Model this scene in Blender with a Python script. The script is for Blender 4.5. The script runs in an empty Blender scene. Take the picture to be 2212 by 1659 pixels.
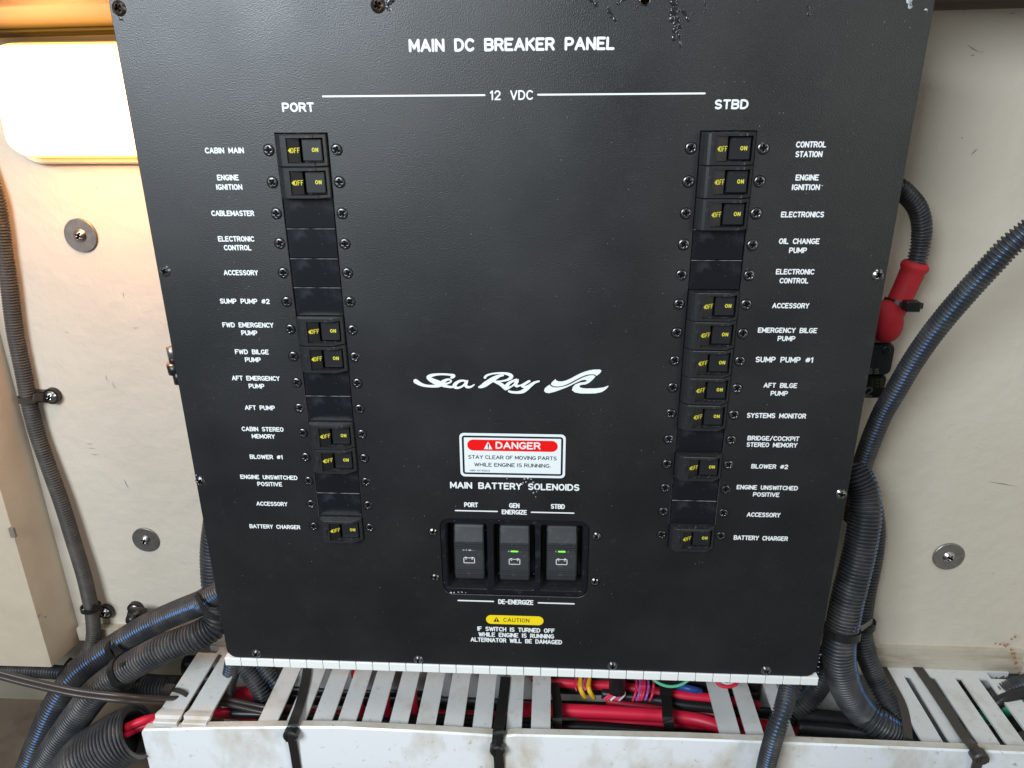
import bpy, math, random
from mathutils import Vector, Matrix
random.seed(7)
C = bpy.context.scene.collection
MM = 0.001

# ------------------------------------------------------------------ camera
FPX = 1600.0                       # focal length for a 2212 px wide picture
CAM = Vector((25.95, -465.21, 29.07))
_a, _b, _c = .36942, -.0575, -.0077
ca, sa, cb, sb, cc, sc = math.cos(_a), math.sin(_a), math.cos(_b), math.sin(_b), math.cos(_c), math.sin(_c)
FW = Vector((sb*ca, cb*ca, -sa)); R0 = Vector((cb, -sb, 0)); U0 = R0.cross(FW)
RT = R0*cc + U0*sc; UP = -R0*sc + U0*cc
cam_data = bpy.data.cameras.new('camera'); cam = bpy.data.objects.new('camera', cam_data); C.objects.link(cam)
cam_data.sensor_width = 36; cam_data.lens = FPX*36/2212
cam_data.clip_start = .01; cam_data.clip_end = 50
m = Matrix.Identity(4)
for i in range(3):
    m[i][0], m[i][1], m[i][2], m[i][3] = RT[i], UP[i], -FW[i], CAM[i]*MM
cam.matrix_world = m
S = bpy.context.scene
S.camera = cam
S.view_settings.view_transform = 'Standard'; S.view_settings.look = 'None'
S.view_settings.exposure = 0; S.view_settings.gamma = 1
S.render.engine = 'CYCLES'
S.cycles.max_bounces = 8
S.cycles.use_denoising = True

# ------------------------------------------------------------------ light
world = bpy.data.worlds.new('World'); S.world = world; world.use_nodes = True
bg = world.node_tree.nodes['Background']
bg.inputs[0].default_value = (.86, .92, 1, 1); bg.inputs[1].default_value = .09

def area(name, loc, target, sx, sy, power, col):
    l = bpy.data.lights.new(name, 'AREA'); l.shape = 'RECTANGLE'; l.size = sx; l.size_y = sy
    l.energy = power; l.color = col
    o = bpy.data.objects.new(name, l); C.objects.link(o); o.location = loc
    d = Vector(target)-Vector(loc); o.rotation_euler = d.to_track_quat('-Z', 'Y').to_euler()
    return o
area('hatch_daylight', (-.62, -1.10, .44), (0, 0, -.15), .60, .50, 22.5, (.84, .93, 1))
area('right_fill_light', (1.15, -.85, .15), (.3, .05, -.25), .6, .7, 9.5, (1, .96, .90))  # added fill from the right to brighten the right wall, no real opening
area('overhead_daylight', (.15, -.55, 1.15), (0, .02, -.35), .6, .4, 4.2, (.95, .98, 1))

# ------------------------------------------------------------------ geometry of the place
def ray(u, v): return FW + RT*((u-1106)/FPX) - UP*((v-829.5)/FPX)
def WY(u, v, y=0.0):
    d = ray(u, v); return CAM + d*((y-CAM.y)/d.y)
def WZ(u, v, z):
    d = ray(u, v); return CAM + d*((z-CAM.z)/d.z)
def mmper(p): return (p-CAM).dot(FW)/FPX
WALL = 102.0

# ------------------------------------------------------------------ materials
def mat(name, col, rough=.5, metal=0, spec=.5, bump=None, mix=None, emit=None, coat=0):
    """bump: list of (scale, strength, dist_mm, detail); mix: list of (colour, scale, lo, hi, detail, (sx,sy,sz))"""
    m_ = bpy.data.materials.new(name); m_.use_nodes = True
    nt = m_.node_tree; n = nt.nodes; L = nt.links
    b = n['Principled BSDF']
    b.inputs['Base Color'].default_value = (*col, 1); b.inputs['Roughness'].default_value = rough
    b.inputs['Metallic'].default_value = metal; b.inputs['Specular IOR Level'].default_value = spec
    b.inputs['Coat Weight'].default_value = coat
    tc = n.new('ShaderNodeTexCoord')
    if mix:
        prev = None
        for (c2, scl, lo, hi, det, st) in mix:
            mp = n.new('ShaderNodeMapping'); mp.inputs['Scale'].default_value = st
            mp.inputs['Location'].default_value = (random.random(), random.random(), random.random())
            L.new(tc.outputs['Object'], mp.inputs[0])
            nz = n.new('ShaderNodeTexNoise'); nz.inputs['Scale'].default_value = scl
            nz.inputs['Detail'].default_value = det; nz.inputs['Roughness'].default_value = .62
            L.new(mp.outputs[0], nz.inputs['Vector'])
            mr = n.new('ShaderNodeMapRange'); mr.inputs[1].default_value = lo; mr.inputs[2].default_value = hi
            L.new(nz.outputs['Fac'], mr.inputs[0])
            mx = n.new('ShaderNodeMix'); mx.data_type = 'RGBA'
            mx.inputs[6].default_value = (*col, 1); mx.inputs[7].default_value = (*c2, 1)
            L.new(mr.outputs[0], mx.inputs[0])
            if prev is not None: L.new(prev, mx.inputs[6])
            prev = mx.outputs[2]
        L.new(prev, b.inputs['Base Color'])
    if bump:
        pn = None
        for (scl, stg, dist, det) in bump:
            nz = n.new('ShaderNodeTexNoise'); nz.inputs['Scale'].default_value = scl
            nz.inputs['Detail'].default_value = det
            L.new(tc.outputs['Object'], nz.inputs['Vector'])
            bp = n.new('ShaderNodeBump'); bp.inputs['Strength'].default_value = stg
            bp.inputs['Distance'].default_value = dist*MM
            L.new(nz.outputs['Fac'], bp.inputs['Height'])
            if pn is not None: L.new(pn, bp.inputs['Normal'])
            pn = bp.outputs[0]
        L.new(pn, b.inputs['Normal'])
    if emit:
        b.inputs['Emission Color'].default_value = (*emit[0], 1); b.inputs['Emission Strength'].default_value = emit[1]
    return m_

ONE = (1, 1, 1)
M = {}
M['plate'] = mat('black_powder_coat', (.005, .0055, .0062), .41, spec=.86,
                 bump=[(1300, .8, .22, 2)],
                 mix=[((.010, .0105, .0112), 14, .45, .7, 3, ONE), ((.20, .20, .19), 700, .765, .80, 1, ONE), ((.010, .010, .010), 60, .66, .72, 2, ONE)])
_nt = M['plate'].node_tree; _n = _nt.nodes.new('ShaderNodeTexNoise'); _n.inputs['Scale'].default_value = 11; _n.inputs['Detail'].default_value = 6
_r = _nt.nodes.new('ShaderNodeMapRange'); _r.inputs[1].default_value = .3; _r.inputs[2].default_value = .7; _r.inputs[3].default_value = .37; _r.inputs[4].default_value = .50
_nt.links.new([q for q in _nt.nodes if q.type == 'TEX_COORD'][0].outputs['Object'], _n.inputs['Vector'])
_nt.links.new(_n.outputs['Fac'], _r.inputs[0]); _nt.links.new(_r.outputs[0], _nt.nodes['Principled BSDF'].inputs['Roughness'])
M['plastic'] = mat('black_switch_plastic', (.021, .022, .024), .33, bump=[(1800, .25, .05, 1)],
                   mix=[((.07, .066, .06), 300, .60, .78, 4, ONE)])
M['plastic_dark'] = mat('deep_black_plastic', (.008, .008, .008), .45)
M['rocker_face'] = mat('grey_black_rocker', (.015, .0165, .019), .38, mix=[((.06, .07, .068), 220, .58, .8, 4, ONE)])
M['switch_cap'] = mat('grey_switch_cap', (.036, .038, .041), .48, mix=[((.09, .09, .09), 160, .58, .8, 4, ONE)])
M['blank'] = mat('glossy_black_blank', (.008, .009, .012), .27, mix=[((.03, .033, .04), 90, .55, .8, 5, ONE), ((.22, .22, .21), 900, .77, .80, 1, ONE)])
M['joint_glint'] = mat('painted_joint_glint', (.30, .31, .32), .3, mix=[((.05, .05, .055), 120, .45, .6, 3, ONE)])  # bright joint line of the blanking plates, a highlight painted as a pale strip
M['paint'] = mat('white_engraved_paint', (.84, .87, .88), .5)
M['yellow'] = mat('yellow_print', (.74, .66, .05), .5)
M['yellow_banner'] = mat('yellow_banner_print', (.95, .72, .01), .45)
M['red_print'] = mat('red_print', (.85, .005, .004), .4)
M['black_print'] = mat('black_print', (.012, .012, .02), .4)
M['sticker'] = mat('white_sticker', (.80, .86, .87), .35)
M['screw_black'] = mat('black_oxide_screw', (.13, .13, .135), .28, metal=.9, bump=[(1500, .3, .05, 1)])
M['screw_dark'] = mat('dark_recess', (.003, .003, .003), .6, spec=.1)
M['screw_gloss'] = mat('gloss_black_screw', (.045, .045, .048), .20, coat=.3)
M['screw_brown'] = mat('browned_screw', (.045, .030, .022), .3, metal=.5, mix=[((.10, .07, .05), 500, .5, .7, 3, ONE)])
M['screw_steel'] = mat('steel_screw', (.55, .53, .50), .28, metal=1, bump=[(1200, .3, .05, 1)])
M['steel_worn'] = mat('worn_steel_black_screw', (.28, .27, .26), .25, metal=.9, mix=[((.03, .03, .03), 500, .45, .6, 2, ONE)])
M['washer'] = mat('dull_washer', (.30, .29, .27), .42, metal=.8, mix=[((.22, .21, .2), 200, .4, .7, 4, ONE)])
M['wall'] = mat('cream_gelcoat_wall', (.63, .565, .47), .50,
                bump=[(12, .35, 4, 2), (70, .7, 1.4, 3), (320, .4, .3, 3)],
                mix=[((.60, .535, .44), 9, .4, .75, 5, ONE), ((.25, .20, .15), 130, .745, .77, 3, ONE), ((.65, .59, .50), 5, .4, .8, 2, ONE)])
M['post'] = mat('cream_post_paint', (.58, .49, .375), .55, bump=[(45, .4, 1.5, 4), (260, .35, .4, 3)],
                mix=[((.52, .44, .33), 18, .4, .7, 5, ONE), ((.25, .19, .13), 110, .73, .77, 3, ONE)])
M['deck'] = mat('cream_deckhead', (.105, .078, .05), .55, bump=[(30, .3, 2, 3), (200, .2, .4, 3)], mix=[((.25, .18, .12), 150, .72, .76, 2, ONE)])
M['low_wall_shade'] = mat('olive_wall_painted_shade', (.30, .27, .20), .6, mix=[((.20, .17, .12), 12, .4, .7, 5, ONE)])  # recessed lower wall: shadow put into the colour as a darker olive
M['floor'] = mat('brown_stained_floor', (.16, .115, .08), .7, mix=[((.09, .065, .045), 20, .4, .7, 5, ONE)])
M['ledge'] = mat('stained_sealant_ledge', (.50, .45, .36), .6, bump=[(90, .5, 1, 4)],
                 mix=[((.36, .30, .22), 60, .45, .72, 5, (.4, 1, 2.5)), ((.38, .13, .03), 45, .70, .74, 4, ONE)])
M['rust'] = mat('rust', (.36, .16, .07), .8, bump=[(400, .6, .6, 3)], mix=[((.62, .42, .26), 200, .5, .7, 3, ONE)])
M['duct'] = mat('pale_grey_pvc', (.66, .67, .66), .45, bump=[(150, .2, .3, 3)],
                mix=[((.50, .45, .36), 35, .52, .80, 6, (1, 1, 1)), ((.42, .41, .38), 160, .60, .75, 5, ONE)])
M['cover'] = mat('white_pvc_cover', (.87, .90, .92), .35, bump=[(12, .15, 2, 2)],
                 mix=[((.60, .54, .44), 17, .50, .68, 7, (1, 1, .6)), ((.50, .46, .38), 110, .62, .72, 5, ONE), ((.40, .36, .28), 300, .74, .78, 2, ONE)])
M['lip'] = mat('dirty_pvc_lip', (.62, .60, .55), .5, mix=[((.46, .39, .29), 45, .42, .68, 6, (.5, 1, 1)), ((.33, .28, .22), 220, .62, .72, 4, ONE)])
M['trim'] = mat('white_edge_trim', (.91, .93, .90), .35, mix=[((.7, .66, .55), 120, .68, .74, 4, ONE)])
M['conduit'] = mat('grey_black_conduit', (.034, .037, .042), .40, bump=[(900, .2, .1, 2)],
                   mix=[((.095, .092, .088), 55, .45, .75, 5, ONE)])
M['conduit_brown'] = mat('dusty_grey_conduit', (.050, .046, .043), .5, mix=[((.10, .085, .07), 60, .45, .75, 5, ONE)])
M['stripe'] = mat('blue_stripe', (.07, .18, .42), .45, mix=[((.04, .06, .10), 160, .5, .66, 3, ONE)])
M['red'] = mat('red_cable', (.74, .016, .055), .42, bump=[(200, .1, .3, 2)])
M['red_boot'] = mat('red_rubber_boot', (.55, .016, .028), .7, mix=[((.42, .012, .02), 40, .4, .7, 3, ONE)])
M['pink'] = mat('pink_red_wire', (.70, .035, .10), .45)
M['yellow_wire'] = mat('yellow_wire', (.80, .50, .02), .4)
M['purple'] = mat('purple_wire', (.35, .12, .42), .4)
M['white_wire'] = mat('white_wire', (.75, .72, .66), .45)
M['green'] = mat('green_cable', (.02, .30, .17), .4)
M['green_pale'] = mat('pale_green_wire', (.12, .55, .33), .4)
M['blue_wire'] = mat('blue_wire', (.02, .08, .32), .4)
M['black'] = mat('black_cable', (.014, .014, .015), .36)
M['cable_brown'] = mat('dusty_black_cable', (.045, .036, .032), .34)
M['tie'] = mat('black_nylon_tie', (.013, .013, .013), .35)
M['tie_brown'] = mat('dusty_nylon_tie', (.045, .038, .034), .42)
M['led'] = mat('green_led_lit', (.1, .6, .05), .3, emit=((.25, 1, .03), 1.1))
M['led_off'] = mat('led_lens_off', (.22, .22, .22), .3, mix=[((.8, .8, .8), 900, .5, .6, 2, ONE), ((.02, .02, .02), 500, .5, .56, 2, ONE)])
M['lamp_glow'] = mat('lamp_diffuser', (.9, .85, .75), .4, emit=((1, .40, .135), 7.8))
M['lamp_rim'] = mat('lamp_diffuser_edge', (.9, .8, .4), .4, emit=((1, .66, .09), 2.6))
M['lamp_base'] = mat('lamp_base_plastic', (.62, .57, .50), .45)
M['sealant'] = mat('black_sealant', (.022, .023, .025), .16, bump=[(500, .5, .5, 3)], coat=.4)
M['sealant_grey'] = mat('grey_white_sealant', (.55, .57, .58), .2, mix=[((.03, .03, .035), 250, .45, .6, 3, ONE)])
M['chip'] = mat('bare_paint_chip', (.62, .64, .65), .6, mix=[((.1, .1, .1), 900, .4, .7, 3, ONE)])
M['hollow'] = mat('dark_inside', (.004, .004, .005), .8)
M['copper'] = mat('copper_lug', (.55, .30, .18), .35, metal=.7)
M['olive_print'] = mat('faded_olive_print', (.10, .09, .04), .5)
M['scuff'] = mat('grey_scuff', (.20, .18, .15), .7)

# ------------------------------------------------------------------ mesh builder
class B:
    def __init__(s): s.v = []; s.f = []; s.m = []; s.sm = []
    def add(s, vs, fs, mi=0, smooth=False):
        k = len(s.v); s.v += [tuple(p) for p in vs]
        for f in fs: s.f.append(tuple(i+k for i in f)); s.m.append(mi); s.sm.append(smooth)
    def box(s, x0, x1, y0, y1, z0, z1, mi=0):
        vs = [(x, y, z) for x in (x0, x1) for y in (y0, y1) for z in (z0, z1)]
        s.add(vs, [(0, 1, 3, 2), (4, 6, 7, 5), (0, 4, 5, 1), (2, 3, 7, 6), (0, 2, 6, 4), (1, 5, 7, 3)], mi)
    def layers(s, rings, mi=0, cap0=True, cap1=True, smooth=False, mis=None):
        n = len(rings[0]); vs = [p for r in rings for p in r]; k = len(s.v); s.v += [tuple(p) for p in vs]
        for j in range(len(rings)-1):
            mm_ = mis[j] if mis else mi
            for i in range(n):
                a, b_ = j*n+i, j*n+(i+1) % n
                s.f.append((k+a, k+b_, k+b_+n, k+a+n)); s.m.append(mm_); s.sm.append(smooth)
        if cap0: s.f.append(tuple(k+i for i in reversed(range(n)))); s.m.append(mis[0] if mis else mi); s.sm.append(False)
        if cap1: s.f.append(tuple(k+(len(rings)-1)*n+i for i in range(n))); s.m.append(mis[-1] if mis else mi); s.sm.append(False)
    def rbox(s, x0, x1, z0, z1, r, ys, mi=0, seg=5, cap0=True, cap1=True, mis=None, smooth=False):
        """rounded rectangle in X-Z, layers ys = [(y, inset)...]"""
        rings = []
        for (y, ins) in ys:
            rr = max(r-ins, .05); a0, a1, b0, b1 = x0+ins, x1-ins, z0+ins, z1-ins
            ring = []
            for (cx, cz, st) in ((a1-rr, b1-rr, 0), (a0+rr, b1-rr, 90), (a0+rr, b0+rr, 180), (a1-rr, b0+rr, 270)):
                for i in range(seg+1):
                    t = math.radians(st+90*i/seg); ring.append((cx+rr*math.cos(t), y, cz+rr*math.sin(t)))
            rings.append(ring)
        s.layers(rings, mi, cap0, cap1, smooth, mis)
    def tube(s, pts, r, seg=12, mi=0, caps=True, rs=None, smooth=True, ref=None):
        rings = []
        for i, p in enumerate(pts):
            t = (pts[min(i+1, len(pts)-1)]-pts[max(i-1, 0)]).normalized()
            ref_ = ref or Vector((0, -1, .35))
            n_ = (ref_-t*ref_.dot(t)).normalized(); b_ = t.cross(n_); rr = rs[i] if rs else r
            rings.append([p+n_*(rr*math.cos(2*math.pi*k/seg))+b_*(rr*math.sin(2*math.pi*k/seg)) for k in range(seg)])
        s.layers(rings, mi, caps, caps, smooth)
    def mesh(s, name, mats, org=(0, 0, 0)):
        me = bpy.data.meshes.new(name)
        me.from_pydata([((p[0]-org[0])*MM, (p[1]-org[1])*MM, (p[2]-org[2])*MM) for p in s.v], [], s.f)
        for m_ in mats: me.materials.append(m_)
        me.polygons.foreach_set('material_index', s.m); me.polygons.foreach_set('use_smooth', s.sm)
        me.update(); return me

WL = {}
def link(name, me, org, parent=None):
    o = bpy.data.objects.new(name, me); C.objects.link(o)
    org = Vector(org); WL[o.name] = org
    if parent: o.parent = parent; o.location = (org-WL[parent.name])*MM
    else: o.location = org*MM
    return o
def put(name, b, mats, parent=None, org=None):
    """b holds world millimetres"""
    if not isinstance(mats, (list, tuple)): mats = [mats]
    if org is None:
        if parent: org = WL[parent.name]
        else:
            n = len(b.v); org = Vector((sum(p[0] for p in b.v)/n, sum(p[1] for p in b.v)/n, min(p[2] for p in b.v)))
    return link(name, b.mesh(name, mats, org), org, parent)
def tag(o, label, cat, group=None):
    o['label'] = label; o['category'] = cat
    if group: o['group'] = group
    return o
def thing(name, org, label, cat, group=None):
    return tag(link(name, None, org), label, cat, group)
def structure(o): o['kind'] = 'structure'; return o

def catmull(P, step):
    P = [Vector(p) for p in P]; out = []
    Q = [P[0]*2-P[1]]+P+[P[-1]*2-P[-2]]
    for i in range(1, len(Q)-2):
        a, b_, c, d = Q[i-1:i+3]; n = max(2, int((c-b_).length/step*2))
        for k in range(n):
            t = k/n
            out.append(.5*((2*b_)+(c-a)*t+(2*a-5*b_+4*c-d)*t*t+(3*b_-a-3*c+d)*t**3))
    out.append(P[-1]); res = [out[0]]; acc = 0     # resample by arc length
    for i in range(1, len(out)):
        seg = out[i]-out[i-1]; l = seg.length
        if l < 1e-9: continue
        pos = step-acc
        while pos <= l:
            res.append(out[i-1]+seg*(pos/l)); pos += step
        acc = l-(pos-step)
    return res
def pth(pts):
    out = []
    for p in pts:
        u, v, d = p[:3]
        out.append(WZ(u, v, d[1]) if isinstance(d, tuple) else WY(u, v, d))
    return out

def outline_mesh(name, outer, holes, y0, y1, bevel, mats):
    """flat plate with holes: X-Z outlines in mm, between y0 (front) and y1"""
    cu = bpy.data.curves.new(name, 'CURVE'); cu.dimensions = '2D'; cu.fill_mode = 'BOTH'
    cu.extrude = max((y1-y0)/2-bevel, 0)*MM; cu.bevel_depth = bevel*MM; cu.bevel_resolution = 1; cu.offset = -bevel*MM
    for poly in [outer]+holes:
        sp = cu.splines.new('POLY'); sp.points.add(len(poly)-1); sp.use_cyclic_u = True
        for i, (x, z) in enumerate(poly): sp.points[i].co = (x*MM, z*MM, 0, 1)
    o = bpy.data.objects.new(name, cu); C.objects.link(o)
    me = bpy.data.meshes.new_from_object(o.evaluated_get(bpy.context.evaluated_depsgraph_get()))
    bpy.data.objects.remove(o); bpy.data.curves.remove(cu)
    me.transform(Matrix(((1, 0, 0, 0), (0, 0, -1, (y0+y1)/2*MM), (0, 1, 0, 0), (0, 0, 0, 1))))
    me.name = name; me.materials.clear()
    for m_ in mats: me.materials.append(m_)
    return me
def rr(x0, x1, z0, z1, r, seg=6):
    out = []
    for (cx, cz, st) in ((x1-r, z1-r, 0), (x0+r, z1-r, 90), (x0+r, z0+r, 180), (x1-r, z0+r, 270)):
        for i in range(seg+1):
            t = math.radians(st+90*i/seg); out.append((cx+r*math.cos(t), cz+r*math.sin(t)))
    return out
def circ(x, z, r, n=24): return [(x+r*math.cos(2*math.pi*i/n), z+r*math.sin(2*math.pi*i/n)) for i in range(n)]

# ------------------------------------------------------------------ stroke lettering
def arc(cx, cy, rx, ry, a0, a1, n=7):
    return [(cx+rx*math.cos(math.radians(a0+(a1-a0)*i/n)), cy+ry*math.sin(math.radians(a0+(a1-a0)*i/n))) for i in range(n+1)]
G = {
 'A': (.72, [[(0, 0), (.36, 1)], [(.36, 1), (.72, 0)], [(.13, .34), (.59, .34)]]),
 'B': (.62, [[(0, 0), (0, 1), (.38, 1)]+arc(.38, .76, .22, .24, 90, -90)+[(0, .52)], [(.38, .52)]+arc(.38, .26, .24, .26, 90, -90)+[(0, 0)]]),
 'C': (.62, [arc(.36, .5, .36, .5, 45, 315, 14)]),
 'D': (.64, [[(0, 0), (0, 1), (.24, 1)]+arc(.24, .5, .4, .5, 90, -90, 12)+[(0, 0)]]),
 'E': (.56, [[(.56, 1), (0, 1), (0, 0), (.56, 0)], [(0, .52), (.44, .52)]]),
 'F': (.54, [[(.54, 1), (0, 1), (0, 0)], [(0, .52), (.42, .52)]]),
 'G': (.66, [arc(.36, .5, .36, .5, 48, 335, 14)+[(.66, .42), (.42, .42)]]),
 'H': (.62, [[(0, 0), (0, 1)], [(.62, 0), (.62, 1)], [(0, .52), (.62, .52)]]),
 'I': (.02, [[(.01, 0), (.01, 1)]]),
 'J': (.45, [[(.45, 1), (.45, .25)]+arc(.22, .25, .22, .25, 0, -180)]),
 'K': (.60, [[(0, 0), (0, 1)], [(.58, 1), (0, .42)], [(.2, .6), (.6, 0)]]),
 'L': (.50, [[(0, 1), (0, 0), (.5, 0)]]),
 'M': (.74, [[(0, 0), (0, 1), (.37, .25), (.74, 1), (.74, 0)]]),
 'N': (.62, [[(0, 0), (0, 1), (.62, 0), (.62, 1)]]),
 'O': (.66, [arc(.33, .5, .33, .5, 90, 450, 18)]),
 'P': (.58, [[(0, 0), (0, 1), (.34, 1)]+arc(.34, .72, .24, .28, 90, -90)+[(0, .44)]]),
 'Q': (.66, [arc(.33, .5, .33, .5, 90, 450, 18), [(.4, .25), (.66, 0)]]),
 'R': (.60, [[(0, 0), (0, 1), (.34, 1)]+arc(.34, .74, .24, .26, 90, -90)+[(0, .48)], [(.34, .48), (.6, 0)]]),
 'S': (.58, [arc(.3, .75, .27, .25, 35, 270, 9)+arc(.29, .25, .28, .25, 90, -145, 9)[0:]]),
 'T': (.58, [[(0, 1), (.58, 1)], [(.29, 1), (.29, 0)]]),
 'U': (.60, [[(0, 1), (0, .3)]+arc(.3, .3, .3, .3, 180, 360, 8)+[(.6, 1)]]),
 'V': (.66, [[(0, 1), (.33, 0), (.66, 1)]]),
 'W': (.90, [[(0, 1), (.22, 0), (.45, .9), (.68, 0), (.9, 1)]]),
 'X': (.62, [[(0, 0), (.62, 1)], [(0, 1), (.62, 0)]]),
 'Y': (.62, [[(0, 1), (.31, .5), (.62, 1)], [(.31, .5), (.31, 0)]]),
 'Z': (.60, [[(0, 1), (.6, 1), (0, 0), (.6, 0)]]),
 '0': (.6, [arc(.3, .5, .3, .5, 90, 450, 18)]), '1': (.25, [[(0, .8), (.2, 1), (.2, 0)]]),
 '2': (.56, [arc(.28, .72, .27, .28, 170, -35, 8)+[(0, 0), (.56, 0)]]),
 '4': (.6, [[(.45, 0), (.45, 1), (0, .3), (.6, .3)]]),
 '5': (.56, [[(.5, 1), (.07, 1), (.03, .58)]+arc(.27, .32, .29, .32, 120, -150, 9)]),
 '7': (.56, [[(0, 1), (.56, 1), (.2, 0)]]),
 's': (.45, [arc(.22, .52, .19, .17, 35, 270, 7)+arc(.22, .18, .21, .18, 90, -145, 7)]),
 '#': (.66, [[(.12, .1), (.28, .9)], [(.4, .1), (.56, .9)], [(.04, .64), (.66, .64)], [(0, .34), (.62, .34)]]),
 '/': (.5, [[(0, -.05), (.5, 1.05)]]), '-': (.45, [[(0, .5), (.45, .5)]]), '.': (.06, [[(.02, .02), (.05, .02)]]),
 '!': (.05, [[(.02, 1), (.02, .35)], [(.02, .05), (.03, .05)]]),
}
def ribbon(b, pts, hw, y, place, mi=0, caps=True, ws=None):
    """flat ribbon along 2-D points, half width hw; place(x, z, y) -> 3-D"""
    P = [Vector((p[0], p[1])) for p in pts]
    Q = [P[0]]
    for p in P[1:]:
        if (p-Q[-1]).length > 1e-5: Q.append(p)
    P = Q
    if len(P) < 2: P = [P[0], P[0]+Vector((1e-3, 0))]
    if ws is None and len(P) > 8 and (P[0]-P[-1]).length < 1e-4 and min((P[i+1]-P[i]).normalized().dot((P[i]-P[i-1]).normalized()) for i in range(1, len(P)-1)) > .5:
        P = P[:-1]; n = len(P); L_, R_ = [], []          # closed loop: no caps
        for i in range(n):
            d = ((P[(i+1) % n]-P[i]).normalized()+(P[i]-P[i-1]).normalized()).normalized(); nrm = Vector((-d.y, d.x))
            L_.append(P[i]+nrm*hw); R_.append(P[i]-nrm*hw)
        b.add([place(p.x, p.y, y) for p in L_+R_], [(i, (i+1) % n, n+(i+1) % n, n+i) for i in range(n)], mi)
        return
    runs = []; cur = [0]
    for i in range(1, len(P)-1):
        a, c = (P[i]-P[i-1]).normalized(), (P[i+1]-P[i]).normalized()
        cur.append(i)
        if a.dot(c) < .5 and ws is None: runs.append(cur); cur = [i]
    cur.append(len(P)-1); runs.append(cur)
    for k, run in enumerate(runs):
        pp = [P[i] for i in run]; L_, R_ = [], []; yy = y-.012*k
        for i, p in enumerate(pp):
            w = ws[i]/2 if ws else hw
            d1 = (pp[i]-pp[i-1]).normalized() if i > 0 else None
            d2 = (pp[i+1]-pp[i]).normalized() if i < len(pp)-1 else None
            d = ((d1 or d2)+(d2 or d1)); d = d.normalized() if d.length > 1e-6 else (d1 or d2)
            nrm = Vector((-d.y, d.x)); c_ = max(.6, nrm.dot(Vector((-(d1 or d2).y, (d1 or d2).x))))
            L_.append(p+nrm*w/c_); R_.append(p-nrm*w/c_)
        n = len(pp)
        b.add([place(p.x, p.y, yy-(.0016*(j % n) if ws else 0)) for j, p in enumerate(L_+R_)], [(i, i+1, n+i+1, n+i) for i in range(n-1)], mi)
        if caps:
            for end in (0, -1):
                c0 = pp[end]; w = (ws[0 if end == 0 else -1]/2) if ws else hw
                d = (pp[0]-pp[1]) if end == 0 else (pp[-1]-pp[-2]); a0 = math.atan2(d.y, d.x)-math.pi/2
                fan = [(c0.x+w*math.cos(a0+math.pi*i/6), c0.y+w*math.sin(a0+math.pi*i/6)) for i in range(7)]
                b.add([place(x, z, yy-(.0016*(n-1) if ws and end == -1 else 0)) for x, z in fan], [tuple(range(7))], mi)
def text(b, s, place, h, width=None, stroke=.17, gap=.27, space=.62, y=-.06, mi=0, skew=0, x0=0, centre=False):
    """lay text starting at x0 (or centred on it) with baseline z=0 in place-space"""
    adv = []; x = 0
    for i, ch in enumerate(s):
        if ch == ' ': adv.append(x); x += space; continue
        adv.append(x); x += G[ch][0]+gap
    total = x-gap+stroke
    sx = (width/total) if width else h
    off = x0-(total*sx/2 if centre else 0)+stroke*sx/2
    hh = h*(1-stroke); j = 0
    for ch, xx in zip(s, adv):
        if ch == ' ': continue
        for st in G[ch][1]:
            ribbon(b, [((xx+px)*sx+off+skew*pz*hh, pz*hh+stroke*h/2) for px, pz in st], stroke*h/2, y-.015*(j % 4), place, mi); j += 1
    return total*sx

# ================================================================== SETTING
b = B()
b.add([(-900, WALL, -459), (900, WALL, -459), (900, WALL, 90), (-900, WALL, 64)], [(0, 1, 2, 3)])
b.add([(-900, WALL, -459), (900, WALL, -459), (900, WALL+70, -461), (-900, WALL+70, -461)], [(0, 1, 2, 3)])
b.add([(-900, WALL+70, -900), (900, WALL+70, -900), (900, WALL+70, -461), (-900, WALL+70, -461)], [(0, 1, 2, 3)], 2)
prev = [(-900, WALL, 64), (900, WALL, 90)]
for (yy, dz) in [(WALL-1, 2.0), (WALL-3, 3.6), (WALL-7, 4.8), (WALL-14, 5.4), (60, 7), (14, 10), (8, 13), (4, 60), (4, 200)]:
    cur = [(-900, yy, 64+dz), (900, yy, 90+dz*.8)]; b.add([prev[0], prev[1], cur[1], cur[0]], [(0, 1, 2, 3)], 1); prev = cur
structure(put('bulkhead_wall', b, [M['wall'], M['deck'], M['low_wall_shade']], org=(0, WALL, -400)))
fz = WY(0, 1508, WALL+70).z
b = B(); b.add([(-900, WALL+70, fz), (900, WALL+70, fz), (900, -200, fz-40), (-900, -200, fz-40)], [(0, 1, 2, 3)])
structure(put('floor', b, M['floor'], org=(0, 50, fz)))
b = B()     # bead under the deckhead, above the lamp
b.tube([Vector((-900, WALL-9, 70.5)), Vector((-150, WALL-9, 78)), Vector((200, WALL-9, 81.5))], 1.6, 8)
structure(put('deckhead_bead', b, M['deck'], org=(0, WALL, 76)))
P1 = WY(178, 1380, WALL); P2 = WZ(112, 1440, P1.z)
b = B()
ring = lambda z: [(P2.x, P2.y, z), (P1.x, WALL+2, z), (-900, WALL+2, z), (-900, P2.y-4, z), (P2.x-1.5, P2.y-.6, z)]
b.layers([ring(P1.z), ring(200)])
structure(put('corner_post', b, M['post'], org=(-500, 90, P1.z)))
P3 = WY(2195, 1430, WALL)
b = B(); b.add([(P3.x, WALL+5, -900), (P3.x+2, WALL+5, 260), (P3.x+26, -300, 260), (P3.x+20, -300, -900)], [(0, 1, 2, 3)])
structure(put('side_wall', b, M['wall'], org=(P3.x, 50, -500)))
DZ = -463.0
b = B()
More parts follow.
